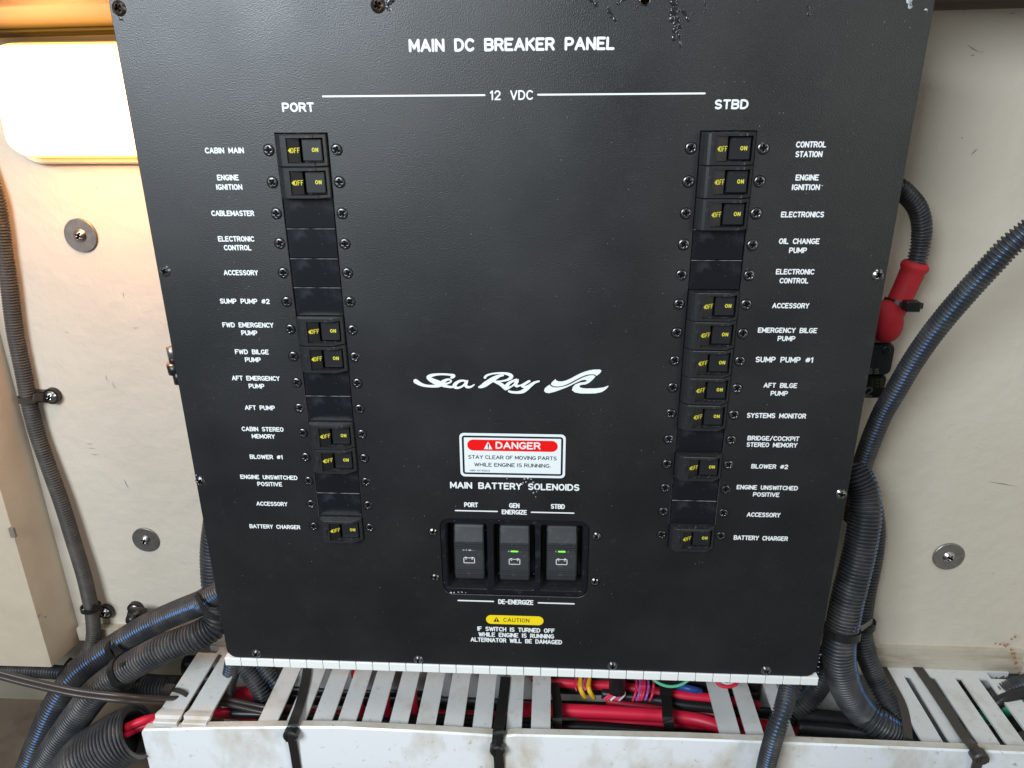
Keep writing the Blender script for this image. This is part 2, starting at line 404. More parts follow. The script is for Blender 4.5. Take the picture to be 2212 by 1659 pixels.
b.box(326, P3.x+8, WALL-5, WALL+1, DZ+1, -443); b.box(326, P3.x+6, WALL-8, WALL+1, DZ-2, -452)
b.box(-430, -236, WALL-9, WALL+1, -461, -447)
structure(put('sealant_ledge', b, M['ledge'], org=(0, WALL, DZ)))
# rust spots in the right corner
b = B()
for (u, v, r) in [(2187, 1412, 3.5), (2190, 1420, 2.6), (2184, 1403, 1.8), (2193, 1431, 2.5), (2196, 1440, 2.2), (2192, 1375, 1.6), (2176, 1392, 1.6), (2168, 1393, 1.9), (2160, 1391, 1.3), (2172, 1396, 1.4), (2185, 1380, 1.4), (2200, 1452, 2.2), (2150, 1390, 1)]:
    p = WY(u, v, WALL-7.5); n = 9; r *= .65
    pts = [(p.x+r*random.uniform(.6, 1.2)*math.cos(2*math.pi*i/n), p.y, p.z+r*random.uniform(.6, 1.3)*math.sin(2*math.pi*i/n)) for i in range(n)]
    b.layers([pts, [(x, y-.8, z) for x, y, z in pts]])
o = put('rust_blister', b, M['rust'], org=(P3.x, WALL, -450)); o['kind'] = 'stuff'
o['label'] = 'flaking orange rust blisters in the right hand corner'; o['category'] = 'rust'
# scuffs and nicks in the wall paint
b = B()
for (u, v, du, dv) in [(90, 352, 2, 5), (205, 400, 4, 9), (266, 632, 1, 12), (141, 716, 7, 4), (229, 810, 3, 12), (242, 826, 9, 14), (286, 708, 12, 0), (2090, 96, 28, 18), (2120, 114, 5, -6), (2098, 120, 6, -3), (2066, 119, 2, 2), (2077, 300, 3, -4), (2098, 335, 14, -14), (2143, 1237, 2, 2), (2136, 1041, 60, 10), (187, 957, 14, 2), (190, 968, 18, 2), (196, 980, 18, 2), (352, 50, 2, 8), (2180, 30, 16, -4), (268, 1035, 10, 20)]:
    p, q = WY(u, v, WALL-.3), WY(u+du, v+dv, WALL-.3); w = random.uniform(.25, .5)
    mid = (p+q)/2+Vector((random.uniform(-.8, .8), 0, random.uniform(-.8, .8)))
    ribbon(b, [(p.x, p.z), (mid.x, mid.z), (q.x, q.z)], w, 0, lambda x, z, y: (x, WALL-.3+y, z), caps=False, ws=[w*.3, w*1.6, w*.2])
for (u, v, a, c) in [(28, 1150, 2.2, 4.6), (93, 1332, 2.6, .6)]:
    q = WY(u, v, P2.y-1.5); b.box(q.x-a, q.x+a, q.y-1.4, q.y+1, q.z-c, q.z+c)
o = put('wall_nick', b, M['scuff'], org=(0, WALL, 0)); o['kind'] = 'stuff'
o['label'] = 'small dark nicks and scuffs in the cream wall paint'; o['category'] = 'scuff'

# ================================================================== LAMP
lx0, lx1, lz0, lz1 = -371, -228, -10.5, 67.5
lamp = thing('bulkhead_lamp', (-300, WALL, 0), 'glowing white rectangular bulkhead lamp left of the black panel, under the orange lit deckhead', 'lamp')
b = B(); b.rbox(lx0-5, lx1, lz0-5, lz1+1, 16, [(WALL, 0), (WALL-7, 0), (WALL-9, 1.5)], seg=8, smooth=False)
put('lamp_base', b, M['lamp_base'], lamp)
b = B(); b.rbox(lx0, lx1, lz0, lz1, 15, [(WALL-9, 0), (WALL-17, .6), (WALL-24, 2.2), (WALL-32, 6), (WALL-39, 13), (WALL-41, 22)], seg=8, cap0=False, mis=[1, 1, 0, 0, 0, 0], smooth=True)
put('diffuser', b, [M['lamp_glow'], M['lamp_rim']], lamp)

bl = bpy.data.lights.new('lamp_bulb', 'POINT'); bl.energy = 1.05; bl.color = (1, .40, .10); bl.shadow_soft_size = .028
bo = bpy.data.objects.new('lamp_bulb', bl); C.objects.link(bo); bo.location = (-.305, .040, .016)
# ================================================================== BREAKER PANEL
panel = thing('breaker_panel', (0, 0, -391.5), 'large black main breaker panel with white lettering and two columns of switches', 'breaker panel')
PX, PZ0, PZ1 = 232.5, -391.5, 88.5
COLX = 127.7; PITCH = 19.05
slots = [[(cx-16.2, 9.8), (cx+16.2, 9.8), (cx+16.2, -276.5), (cx-16.2, -276.5)] for cx in (-COLX, COLX)]
me = outline_mesh('plate', rr(-PX, PX, PZ0, PZ1, 8), slots+[rr(-54.8, 54.8, -323.6, -257.2, 8), circ(75, 79.2, 2.6, 20)], 0, 2.4, .35, [M['plate']])
me.transform(Matrix.Translation((0, 0, 391.5*MM)))
link('plate', me, WL[panel.name], panel)
# open box behind the plate
b = B()
b.box(-222, -216, 2.6, 60, -376, 76); b.box(216, 222, 2.6, 60, -376, 76); b.box(-216, 216, 2.6, 60, 70, 76)
b.box(-216, 216, 56, 60, -376, 70)
put('enclosure', b, M['plastic_dark'], panel)
for cx in (-COLX, COLX):     # dark space behind the breaker slots
    b = B(); b.box(cx-19, cx+19, 6, 50, -282, 14); put('breaker_backing', b, M['hollow'], panel)

# ---- screws
def screw_mesh(name, r, dome, arm, mats, flat=False, ring=0):
    b = B(); NR, NA = 11, 56
    vs = [(0, 0, 0)]; rot = 0
    def hgt(x, z):
        d = math.hypot(x, z)/r
        h = dome*(1-d*d) if not flat else dome*(1-d**6*.5)
        w = arm*.30
        if (abs(x) < w and abs(z) < arm) or (abs(z) < w and abs(x) < arm): h = max(h-.75-dome*.5, .10)
        return -h
    rings = []
    for j in range(1, NR+1):
        rad = r*(j/NR)
        rings.append([(rad*math.cos(2*math.pi*i/NA), hgt(rad*math.cos(2*math.pi*i/NA), rad*math.sin(2*math.pi*i/NA)), rad*math.sin(2*math.pi*i/NA)) for i in range(NA)])
    k = 0
    allv = [(0, hgt(0, 0), 0)]+[p for q in rings for p in q]
    fs = [(0, 1+(i+1) % NA, 1+i) for i in range(NA)]
    for j in range(NR-1):
        for i in range(NA):
            a, c = 1+j*NA+i, 1+j*NA+(i+1) % NA; fs.append((a, c, c+NA, a+NA))
    mi = []
    for f in fs:
        cx = sum(allv[q][0] for q in f)/len(f); cz = sum(allv[q][2] for q in f)/len(f); w = arm*.33
        mi.append(1 if (abs(cx) < w and abs(cz) < arm) or (abs(cz) < w and abs(cx) < arm) else 0)
    b.v = allv; b.f = fs; b.m = mi; b.sm = [False if q else True for q in mi]
    # flank
    b.add([p for p in rings[-1]]+[(p[0], .3, p[2]) for p in rings[-1]], [(i, (i+1) % NA, NA+(i+1) % NA, NA+i) for i in range(NA)], 0)
    if ring:
        o_ = [(math.cos(2*math.pi*i/28), math.sin(2*math.pi*i/28)) for i in range(28)]
        b.layers([[(x*(r+.02), .0, z*(r+.02)) for x, z in o_], [(x*(r+.05), -.12, z*(r+.05)) for x, z in o_], [(x*(r+ring), -.05, z*(r+ring)) for x, z in o_]], 1, False, False)
    return b.mesh(name, mats)
SM = {
 'flat': screw_mesh('screw', 3.15, .75, 2.1, [M['screw_black'], M['screw_dark']], True, .55),
 'pan': screw_mesh('screw', 3.9, 2.3, 2.0, [M['screw_gloss'], M['screw_dark']]),
 'brown': screw_mesh('screw', 4.3, 2.3, 2.2, [M['screw_brown'], M['screw_dark']]),
 'chrome': screw_mesh('screw', 3.9, 1.8, 2.1, [M['steel_worn'], M['screw_dark']]),
 'small': screw_mesh('screw', 3.0, 1.2, 1.6, [M['steel_worn'], M['screw_dark']], ring=.4),
 'wall': screw_mesh('screw', 5.2, 3.0, 2.6, [M['screw_steel'], M['screw_dark']]),
}
def screw(kind, x, y, z, parent, label=None):
    o = link('screw', SM[kind], (x, y, z), parent)
    o.rotation_euler = (random.uniform(-.05, .05), random.uniform(0, 1.57), random.uniform(-.05, .05))
    if label: o['label'] = label
    return o
for cx in (-COLX, COLX):
    for i in range(15):
        for s in (-1, 1): screw('flat', cx+s*21.1, -.05, -i*PITCH+random.uniform(-.15, .15), panel)
screw('brown', -226.8, -.1, 78.7, panel, 'brown discoloured dome screw in the top left corner')
screw('brown', -75.3, -.1, 78.3, panel, 'brown discoloured dome screw on the top edge')
screw('pan', 226.8, -.1, 82.5, panel)
for (x, z, k) in [(-227.3, -75.3, 'pan'), (-229, -230.7, 'chrome'), (227.6, -75.8, 'chrome'), (228.2, -230.4, 'chrome'), (-208.5, -386.8, 'pan'), (-77.1, -387.6, 'pan'), (76.4, -387.2, 'pan'), (194.8, -386.8, 'pan')]:
    screw(k, x, -.1, z, panel)
for s in (-1, 1):
    for z in (-269.3, -309.1): screw('small', s*60, -.1, z, panel)
b = B(); b.tube([Vector((75, .2, 79.2)), Vector((75, -.3, 79.2)), Vector((75, -.35, 79.2))], 0, 20, rs=[3.3, 3.3, 2.6], caps=False, ref=Vector((1, 0, 0)))
b.tube([Vector((75, -.35, 79.2)), Vector((75, 2.6, 79.2))], 2.55, 20, caps=False, ref=Vector((1, 0, 0)))
put('screw_hole_rim', b, M['steel_worn'], panel)

# ---- circuit breakers
def breaker_meshes():
    hz = 9.28
    prof = [(-15.8, 1.5), (-15.7, -1.2), (-15.2, -3.2), (-14.1, -5.1), (-12.5, -6.6), (-10.9, -7.35), (-9.6, -7.5), (9.0, -7.5), (9.9, -7.2), (15.4, -2.3), (15.8, -1.6), (15.8, 1.5)]
    def prof_y(x):
        for (a, ya), (c, yc) in zip(prof, prof[1:]):
            if a <= x <= c and c > a: return ya+(yc-ya)*(x-a)/(c-a)
        return -7.5
    wx0, wx1, wz = -7.3, 14.1, 7.3
    xs = sorted(set([p[0] for p in prof[1:-1]]+[wx0, wx1, -15.8, 15.8]))
    b = B()
    e = .45
    for x, x2 in zip(xs, xs[1:]):
        y, y2 = (prof_y(x) if x > -15.79 else -1.2), prof_y(x2)
        if x <= -15.79: y = 1.5
        mid = (x+x2)/2
        inwin = wx0 < mid < wx1
        for sg in (-1, 1):
            za, zb = sg*wz, sg*(hz-e)
            fl = 1 if sg > 0 else -1
            q = [(x, y, za), (x2, y2, za), (x2, y2, zb), (x, y, zb)]
            b.add(q, [(0, 1, 2, 3)], 0, False)
            b.add([(x, y, zb), (x2, y2, zb), (x2, y2+e, sg*hz), (x, y+e, sg*hz)], [(0, 1, 2, 3)], 0)          # softened long edge
            b.add([(x, y+e, sg*hz), (x2, y2+e, sg*hz), (x2, 2, sg*hz), (x, 2, sg*hz)], [(0, 1, 2, 3)], 0)
            if inwin: b.add([(x, y, za), (x2, y2, za), (x2, 3, za), (x, 3, za)], [(0, 1, 2, 3)], 0)           # window cheeks
        if not inwin: b.add([(x, y, -wz), (x2, y2, -wz), (x2, y2, wz), (x, y, wz)], [(0, 1, 2, 3)], 0, mid < -9)
    b.add([(wx0, -7.5, -wz), (wx0, -7.5, wz), (wx0, 3, wz), (wx0, 3, -wz)], [(0, 1, 2, 3)])
    b.add([(wx1, prof_y(wx1), -wz), (wx1, prof_y(wx1), wz), (wx1, 3, wz), (wx1, 3, -wz)], [(0, 1, 2, 3)])
    b.add([(15.8, -1.6, -hz), (15.8, -1.6, hz), (15.8, 2, hz), (15.8, 2, -hz)], [(0, 1, 2, 3)])
    b.add([(wx0, 1, -wz), (wx1, 1, -wz), (wx1, 1, wz), (wx0, 1, wz)], [(0, 1, 2, 3)], 1)
    b.rbox(-9.3, -8.1, -2.6, 2.6, .55, [(-7.45, 0), (-7.53, 0)], 1)                                          # indicator slot
    house = b.mesh('circuit_breaker', [M['plastic'], M['plastic_dark']])
    # rocker: tilted OFF wing coloured darker for its shade, lighter ON wing
    b = B(); z = 7.05
    b.layers([[(-7.1, 0, s_), (-7.1, -6.3, s_), (-.6, -3.3, s_), (-.6, 0, s_)] for s_ in (-z, z)], 1)
    b.rbox(.9, 13.0, -6.3, 6.6, .5, [(0, 0), (-3.0, 0), (-3.5, .45)], 0)
    rock = b.mesh('rocker', [M['rocker_face'], M['plastic_dark']])
    b = B()
    offp = lambda x, zz, y: (x, -6.3+(x+7.1)*(3.0/6.5)+y-.05, zz)
    onp = lambda x, zz, y: (x, -3.55+y, zz)
    text(b, 'OFF', lambda x, zz, y: offp(x-5.45, zz-1.55, y), 3.1, 4.9, stroke=.135, gap=.36)
    b.add([offp(-7.0, 0, -.03), offp(-5.5, -1.6, -.03), offp(-5.5, 1.6, -.03)], [(0, 1, 2)])
    text(b, 'ON', lambda x, zz, y: onp(x+7.0, zz-1.0, y), 2.5, 3.9, stroke=.20, gap=.42)
    let = b.mesh('lettering', [M['yellow']])
    return house, rock, let
HB, RB, LB = breaker_meshes()
def breaker(cx, i):
    dx, dz = random.uniform(-.12, .12), random.uniform(-.08, .08)
    o = link('circuit_breaker', HB, (cx+dx, 0, -i*PITCH+dz), panel)
    link('rocker', RB, WL[o.name], o); link('lettering', LB, WL[o.name], o)
b = B(); b.rbox(-15.75, 15.75, -9.3, 9.35, .3, [(3, 0), (.55, 0), (.3, .25)], seg=2)
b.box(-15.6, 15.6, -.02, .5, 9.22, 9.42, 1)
BM = b.mesh('blanking_plate', [M['blank'], M['joint_glint']])
for cx, live in ((-COLX, (0, 1, 6, 7, 10, 11, 14)), (COLX, (0, 1, 2, 5, 6, 7, 8, 9, 11, 14))):
    for i in range(15):
        if i in live: breaker(cx, i)
        else:
            o = link('blanking_plate', BM, (cx+random.uniform(-.15, .15), random.uniform(-.1, .25), -i*PITCH), panel)
            o.rotation_euler = (random.uniform(-.012, .012), 0, random.uniform(-.01, .01))

# ---- printed legends
def legend(s, u0, u1, v, h=3.5, v1=None, stroke=.20, space=.80, name='legend'):
    p, q = WY(u0, v, 0), WY(u1, v1 if v1 else v, 0)
    zc = (p.z+q.z)/2; tl = (q.z-p.z)/(q.x-p.x) if v1 else 0
    b = B()
    text(b, s, lambda x, z, y: (p.x+x, y, zc-h/2+z), h, q.x-p.x, stroke=stroke, space=space)
    return put(name, b, M['paint'], panel)
for a in [('CABIN MAIN', 442.7, 526.7, 325), ('ENGINE', 469, 515.7, 383.5), ('IGNITION', 467, 523.3, 404), ('CABLEMASTER', 456.7, 548.7, 460.7),
          ('ELECTRONIC', 471, 549, 516), ('CONTROL', 483.7, 542.7, 535), ('ACCESSORY', 483.3, 557.3, 589), ('SUMP PUMP #2', 475, 582.3, 650.7),
          ('FWD EMERGENCY', 480.7, 590.7, 702), ('PUMP', 521.3, 555.7, 719), ('FWD BILGE', 507.7, 580.3, 760), ('PUMP', 529.3, 563.3, 777),
          ('AFT EMERGENCY', 501, 604, 817), ('PUMP', 537.3, 571, 834), ('AFT PUMP', 529, 593.7, 880.7), ('CABIN STEREO', 522.3, 612.3, 927), ('MEMORY', 544, 593.7, 942.5),
          ('BLOWER #1', 539.7, 610.7, 987), ('ENGINE UNSWITCHED', 519.3, 642.3, 1030.9), ('POSITIVE', 556, 609.3, 1045.7), ('ACCESSORY', 554, 620.7, 1088.3),
          ('BATTERY CHARGER', 539.3, 648.3, 1137.7),
          ('CONTROL', 1719.7, 1784.7, 312), ('STATION', 1718.3, 1776.3, 333), ('ENGINE', 1718.7, 1768.7, 383.5), ('IGNITION', 1710.7, 1771, 404.3),
          ('ELECTRONICS', 1687.3, 1780, 463.3), ('OIL CHANGE', 1682.7, 1770.3, 521), ('PUMP', 1704.7, 1742.7, 540.7), ('ELECTRONIC', 1676.3, 1759, 587),
          ('CONTROL', 1684, 1746.3, 606.3), ('ACCESSORY', 1668.3, 1748, 660.3), ('EMERGENCY BILGE', 1637.3, 1765, 713.5), ('PUMP', 1680, 1717.7, 731.3),
          ('SUMP PUMP #1', 1632, 1757, 777, 3.9), ('AFT BILGE', 1649.7, 1722, 832.5), ('PUMP', 1664.7, 1701.7, 849.7), ('SYSTEMS MONITOR', 1613.3, 1741.3, 898, 3.7),
          ('BRIDGE/COCKPIT', 1614.7, 1726.7, 947), ('STEREO MEMORY', 1612.7, 1722.3, 961), ('BLOWER #2', 1623, 1702.3, 1007.7), ('ENGINE UNSWITCHED', 1591.3, 1723.7, 1053.3),
          ('POSITIVE', 1626.7, 1683.7, 1068.3), ('ACCESSORY', 1613.3, 1685.7, 1112, 3.7), ('BATTERY CHARGER', 1585, 1702, 1162.3, 3.8)]:
    legend(*a)
legend('MAIN DC BREAKER PANEL', 883, 1327.7, 97.5, 7.0, 94.5, stroke=.21)
legend('12 VDC', 1058.3, 1151.3, 206, 5.4, 205, stroke=.16, space=1.0)
legend('PORT', 609, 678.7, 231.7, 5.4, stroke=.21); legend('STBD', 1543.3, 1617, 225.3, 5.4, stroke=.21)
legend('MAIN BATTERY SOLENOIDS', 972.3, 1251.7, 1048.3, 5.4, 1052.5, stroke=.20)
legend('PORT', 1003, 1032.3, 1090.3, 4.0); legend('GEN', 1100, 1122, 1092, 4.0); legend('STBD', 1190, 1220, 1094, 4.0)
legend('ENERGIZE', 1084, 1138, 1106.2, 3.9); legend('DE-ENERGIZE', 1076.6, 1152, 1300.5, 4.4)
legend('IF SWITCH IS TURNED OFF', 1031.3, 1198, 1359.3, 4.2, 1361); legend('WHILE ENGINE IS RUNNING', 1034, 1196.7, 1371.2, 4.2, 1373.5)
legend('ALTERNATOR WILL BE DAMAGED', 1016.7, 1214, 1382.3, 4.2, 1386)
for (u0, v0, u1, v1, w) in [(697.3, 208, 1046.7, 205.7, 1.0), (1162.3, 204.3, 1522.3, 202, 1.0), (984, 1103, 1074, 1104.5, 1.0), (1148, 1106.3, 1239.3, 1108.5, 1.0), (989.8, 1297, 1065.5, 1299, 1.2), (1163, 1302, 1239.7, 1304.3, 1.2)]:
    p, q = WY(u0, v0, 0), WY(u1, v1, 0); z = (p.z+q.z)/2; b = B()
    ribbon(b, [(p.x, z), (q.x, z)], w/2, -.06, lambda x, zz, y: (x, y, zz)); put('printed_line', b, M['paint'], panel)

# ---- script logo and wave emblem, traced on the plate
def lp(x, y): 
    p = WY(877.8+x/4.917, 784.5+y/4.917, 0); return (p.x, p.z)
lw = .355/4.917
strokes = [
 [(478, 155, 22), (492, 145, 32), (500, 132, 34), (470, 124, 22), (430, 119, 20), (370, 117, 20), (310, 121, 24), (262, 132, 32), (236, 148, 38), (250, 168, 42), (290, 190, 50), (335, 208, 54), (370, 222, 50)],
 [(370, 218, 50), (340, 236, 36), (290, 243, 28), (230, 241, 26), (180, 232, 30), (140, 215, 38), (110, 197, 44), (100, 190, 46)],
 [(400, 222, 20), (440, 212, 18), (472, 196, 16), (474, 180, 15), (448, 170, 20), (414, 182, 30), (385, 205, 44), (388, 228, 40), (430, 244, 26), (480, 250, 22), (520, 244, 16)],
 [(635, 188, 20), (600, 182, 20), (560, 190, 26), (525, 215, 34), (512, 240, 38), (535, 258, 26), (575, 252, 20), (615, 226, 20), (642, 192, 28), (630, 225, 30), (645, 248, 28), (685, 248, 20), (725, 222, 10)],
 [(835, 150, 24), (850, 130, 22), (890, 114, 18), (950, 104, 17), (1020, 102, 20), (1075, 110, 28), (1112, 128, 36), (1112, 148, 34), (1085, 168, 24), (1040, 182, 18), (980, 188, 14), (940, 185, 12)],
 [(1028, 124, 18), (990, 130, 28), (930, 160, 44), (880, 192, 48), (835, 222, 48), (800, 242, 34), (770, 250, 18)],
 [(930, 186, 22), (970, 200, 32), (1010, 222, 36), (1040, 248, 38), (1058, 266, 34)],
 [(1170, 168, 20), (1125, 186, 24), (1090, 208, 30), (1068, 235, 38), (1066, 262, 30), (1110, 244, 16), (1150, 216, 18), (1182, 178, 28), (1162, 212, 34), (1172, 236, 26), (1215, 228, 16), (1260, 208, 18), (1308, 184, 22)],
 [(1300, 186, 24), (1262, 210, 26), (1232, 232, 28), (1255, 246, 22), (1305, 228, 20), (1355, 200, 22), (1412, 183, 18)],
 [(1360, 200, 24), (1320, 226, 34), (1280, 262, 38), (1235, 292, 36), (1180, 302, 26), (1120, 298, 24), (1088, 288, 20)]]
b = B()
for k, st in enumerate(strokes):
    sp = [lp(x, y) for x, y, w in st]; V3 = [Vector((x, z, w*lw)) for (x, z), (_, _, w) in zip(sp, st)]
    dn = catmull(V3, .45)
    ribbon(b, [(p.x, p.y) for p in dn], 0, -.06-.16*k, lambda x, z, y: (x, y, z), ws=[p.z for p in dn])
put('script_logo', b, M['paint'], panel)
wave1 = [(1585, 168), (1592, 184), (1615, 192), (1655, 194), (1700, 182), (1750, 160), (1800, 132), (1850, 107), (1900, 88), (1950, 74), (2000, 67), (2055, 67), (2071, 76), (2066, 95), (2042, 118), (2018, 134), (2005, 122), (1985, 118), (1950, 118), (1910, 125), (1860, 144), (1800, 175), (1750, 202), (1700, 226), (1650, 243), (1600, 248), (1560, 243), (1534, 226), (1545, 202), (1565, 185)]
wave2 = [(1522, 228), (1535, 244), (1560, 255), (1600, 258), (1650, 252), (1710, 235), (1760, 212), (1810, 185), (1870, 154), (1920, 135), (1960, 127), (1992, 128), (2008, 142), (1985, 168), (1945, 205), (1905, 225), (1855, 230), (1835, 242), (1850, 260), (1900, 268), (2010, 267), (2090, 258), (2148, 237), (2138, 258), (2110, 284), (2075, 306), (2010, 320), (1920, 322), (1850, 321), (1790, 310), (1758, 285), (1768, 252), (1795, 225), (1840, 207), (1905, 197), (1918, 184), (1900, 176), (1865, 180), (1800, 208), (1750, 234), (1700, 257), (1640, 280), (1580, 302), (1515, 318), (1480, 312), (1463, 295), (1470, 268), (1495, 245)]
for w in (wave1, wave2):
    me = outline_mesh('wave_emblem', [lp(x, y) for x, y in w], [], -.12, -.02, 0, [M['paint']])
    me.transform(Matrix.Translation((0, 0, 391.5*MM))); link('wave_emblem', me, WL[panel.name], panel)

# ---- danger sticker
SX, SZ = (-37.8+36)/2, (-188.3-222.2)/2
dz = 34.0; dw = 74.0
x0, x1, z0, z1 = SX-dw/2, SX+dw/2, SZ-dz/2, SZ+dz/2
b = B(); b.rbox(x0, x1, z0, z1, 3.2, [(0, 0), (-.18, 0)])
st = put('danger_sticker', b, M['sticker'], panel, org=(SX, 0, SZ))
def flat_poly(name, pts, y, m_, par, holes=[]):
    me = outline_mesh(name, pts, holes, y, y+.03, 0, [m_])
    o_ = WL[par.name]; me.transform(Matrix.Translation(-o_*MM)); return link(name, me, o_, par)
flat_poly('sticker_border', rr(x0+1.7, x1-1.7, z0+1.9, z1-1.9, 2), -.24, M['black_print'], st, [rr(x0+3.1, x1-3.1, z0+3.3, z1-3.3, .5)])
flat_poly('danger_banner', rr(x0+5.4, x1-5.4, z1-13.4, z1-4.9, 4.2, 8), -.24, M['red_print'], st)
b = B(); P_ = lambda ox, oz: (lambda x, z, y: (ox+x, y, oz+z))
text(b, 'DANGER', P_(x0+25.2, z1-11.7), 5.5, 31.5, stroke=.19, gap=.25, y=-.30)
tx = x0+20.0
b.add([(tx-3, -.30, z1-12.1), (tx+3, -.30, z1-12.1), (tx, -.30, z1-6.3)], [(0, 1, 2)])
put('sticker_lettering', b, M['sticker'], st)
b = B()
text(b, '!', P_(tx-.3, z1-11.8), 4.0, stroke=.2, y=-.36)
text(b, 'STAY CLEAR OF MOVING PARTS', P_(x0+5.8, z1-19.9), 3.0, 62.2, stroke=.16, gap=.24, space=.40, y=-.26)
text(b, 'WHILE ENGINE IS RUNNING.', P_(x0+10, z1-25.8), 3.0, 54.0, stroke=.16, gap=.24, space=.40, y=-.26)
text(b, 'MRP #1745512', P_(x0+6.9, z1-29.8), 1.4, 14.0, stroke=.13, gap=.24, space=.4, y=-.26)
put('sticker_lettering', b, M['black_print'], st)
# ---- caution banner
p, q = WY(1050, 1339, 0), WY(1174, 1340, 0); zc = (p.z+q.z)/2; xc = (p.x+q.x)/2; ch = 8.2
b = B(); b.rbox(p.x, q.x, zc-ch/2, zc+ch/2, ch/2-.05, [(0, 0), (-.1, 0)], seg=9)
cb_ = put('caution_banner', b, M['yellow_banner'], panel, org=(xc, 0, zc))
b = B(); text(b, 'CAUTION', P_(p.x+13.4, zc-1.8), 3.7, 20.0, stroke=.13, gap=.32, y=-.16)
tx = p.x+8.0; b.add([(tx-2.4, -.16, zc-2.0), (tx+2.4, -.16, zc-2.0), (tx, -.16, zc+2.3)], [(0, 1, 2)])
put('banner_lettering', b, M['black_print'], cb_)
b = B(); text(b, '!', P_(tx-.3, zc-1.8), 2.9, stroke=.2, y=-.22); put('banner_mark', b, M['yellow_banner'], cb_)

# ---- solenoid switch bank
wells = [(-51, -20.2), (-15.8, 15.4), (19.2, 50.6)]
WZ0, WZ1 = -319.2, -261.6
me = outline_mesh('switch_bank', rr(-54.6, 54.6, -323.4, -257.4, 8), [rr(a, c, WZ0, WZ1, 2.5) for a, c in wells], 1.3, 3.2, .3, [M['blank']])
bk = link('switch_bank', me, (0, 0, 0), panel)
b = B()
for a, c in wells: b.rbox(a, c, WZ0, WZ1, 2.5, [(1.7, 0), (9, .3), (20, 1.2)], cap0=False, smooth=False)
put('switch_well', b, M['plastic'], bk)
for k, (xc, zc) in enumerate([(-34.1, -289.2), (-.1, -289.4), (35.0, -288.3)]):
    b = B(); hw = 11.2
    pr = [(23, 11.5), (22.3, 9.4), (21, 8.4), (10.6, 4.5)]
    for zr in (10.0, 7.8, 5.6): pr += [(zr+.1, 4.7), (zr-.1, 3.9), (zr-.5, 3.9), (zr-.8, 5.1), (zr-1.5, 5.1), (zr-1.6, 4.5)]
    pr += [(-11.6, 3.7)]
    for zr in (-12.2, -14.3, -16.4): pr += [(zr+.1, 3.8), (zr-.1, 3.1), (zr-.5, 3.1), (zr-.8, 4.3), (zr-1.4, 4.3), (zr-1.5, 3.8)]
    pr += [(-21.0, 4.6), (-22.3, 5.2), (-23, 7.2)]
    pr = [(z_, y_-1.6) for z_, y_ in pr]
    if k == 2: pr = [(z_, y_-.4) for z_, y_ in pr]
    n = len(pr); vs = []
    for (z_, y_) in pr:
        e = 1.3 if abs(z_) > 22.9 else 0
        vs += [(xc-hw, 14, zc+z_), (xc-hw+e*.5, y_+1.2, zc+z_), (xc-hw+1.0+e, y_, zc+z_), (xc+hw-1.0-e, y_, zc+z_), (xc+hw-e*.5, y_+1.2, zc+z_), (xc+hw, 14, zc+z_)]
    b.add(vs, [(i*6+j, i*6+j+1, i*6+6+j+1, i*6+6+j) for i in range(n-1) for j in range(5)]+[tuple(range(6)), tuple(range((n-1)*6, n*6))], 0)
    # lens slit
    b.rbox(xc-5.0, xc+5.0, zc+2.9, zc+4.1, .4, [(3.0, 0), (2.75 if k < 2 else 2.35, 0)], 3)
    if k: b.rbox(xc-2.7, xc+2.7, zc+2.95, zc+4.05, .5, [(2.9, 0), (2.6 if k < 2 else 2.2, 0)], 2)
    yy = 2.20 if k < 2 else 1.8
    pl = lambda x, z, y: (xc+x, yy+y, zc-5.2+z)
    for seg in ([(-4, -2.2), (4, -2.2)], [(-4, 2.2), (4, 2.2)], [(-4, -2.2), (-4, 2.2)], [(4, -2.2), (4, 2.2)], [(-3.2, 2.75), (-1.8, 2.75)], [(1.8, 2.75), (3.2, 2.75)], [(-2.9, 1.1), (-1.8, 1.1)], [(1.7, 1.1), (2.9, 1.1)], [(2.3, .6), (2.3, 1.7)]):
        ribbon(b, seg, .24, -.06, pl, 1, caps=False)
    put('rocker_switch', b, [M['switch_cap'], M['paint'], M['led'], M['led_off']], bk, org=(xc, 5, zc))
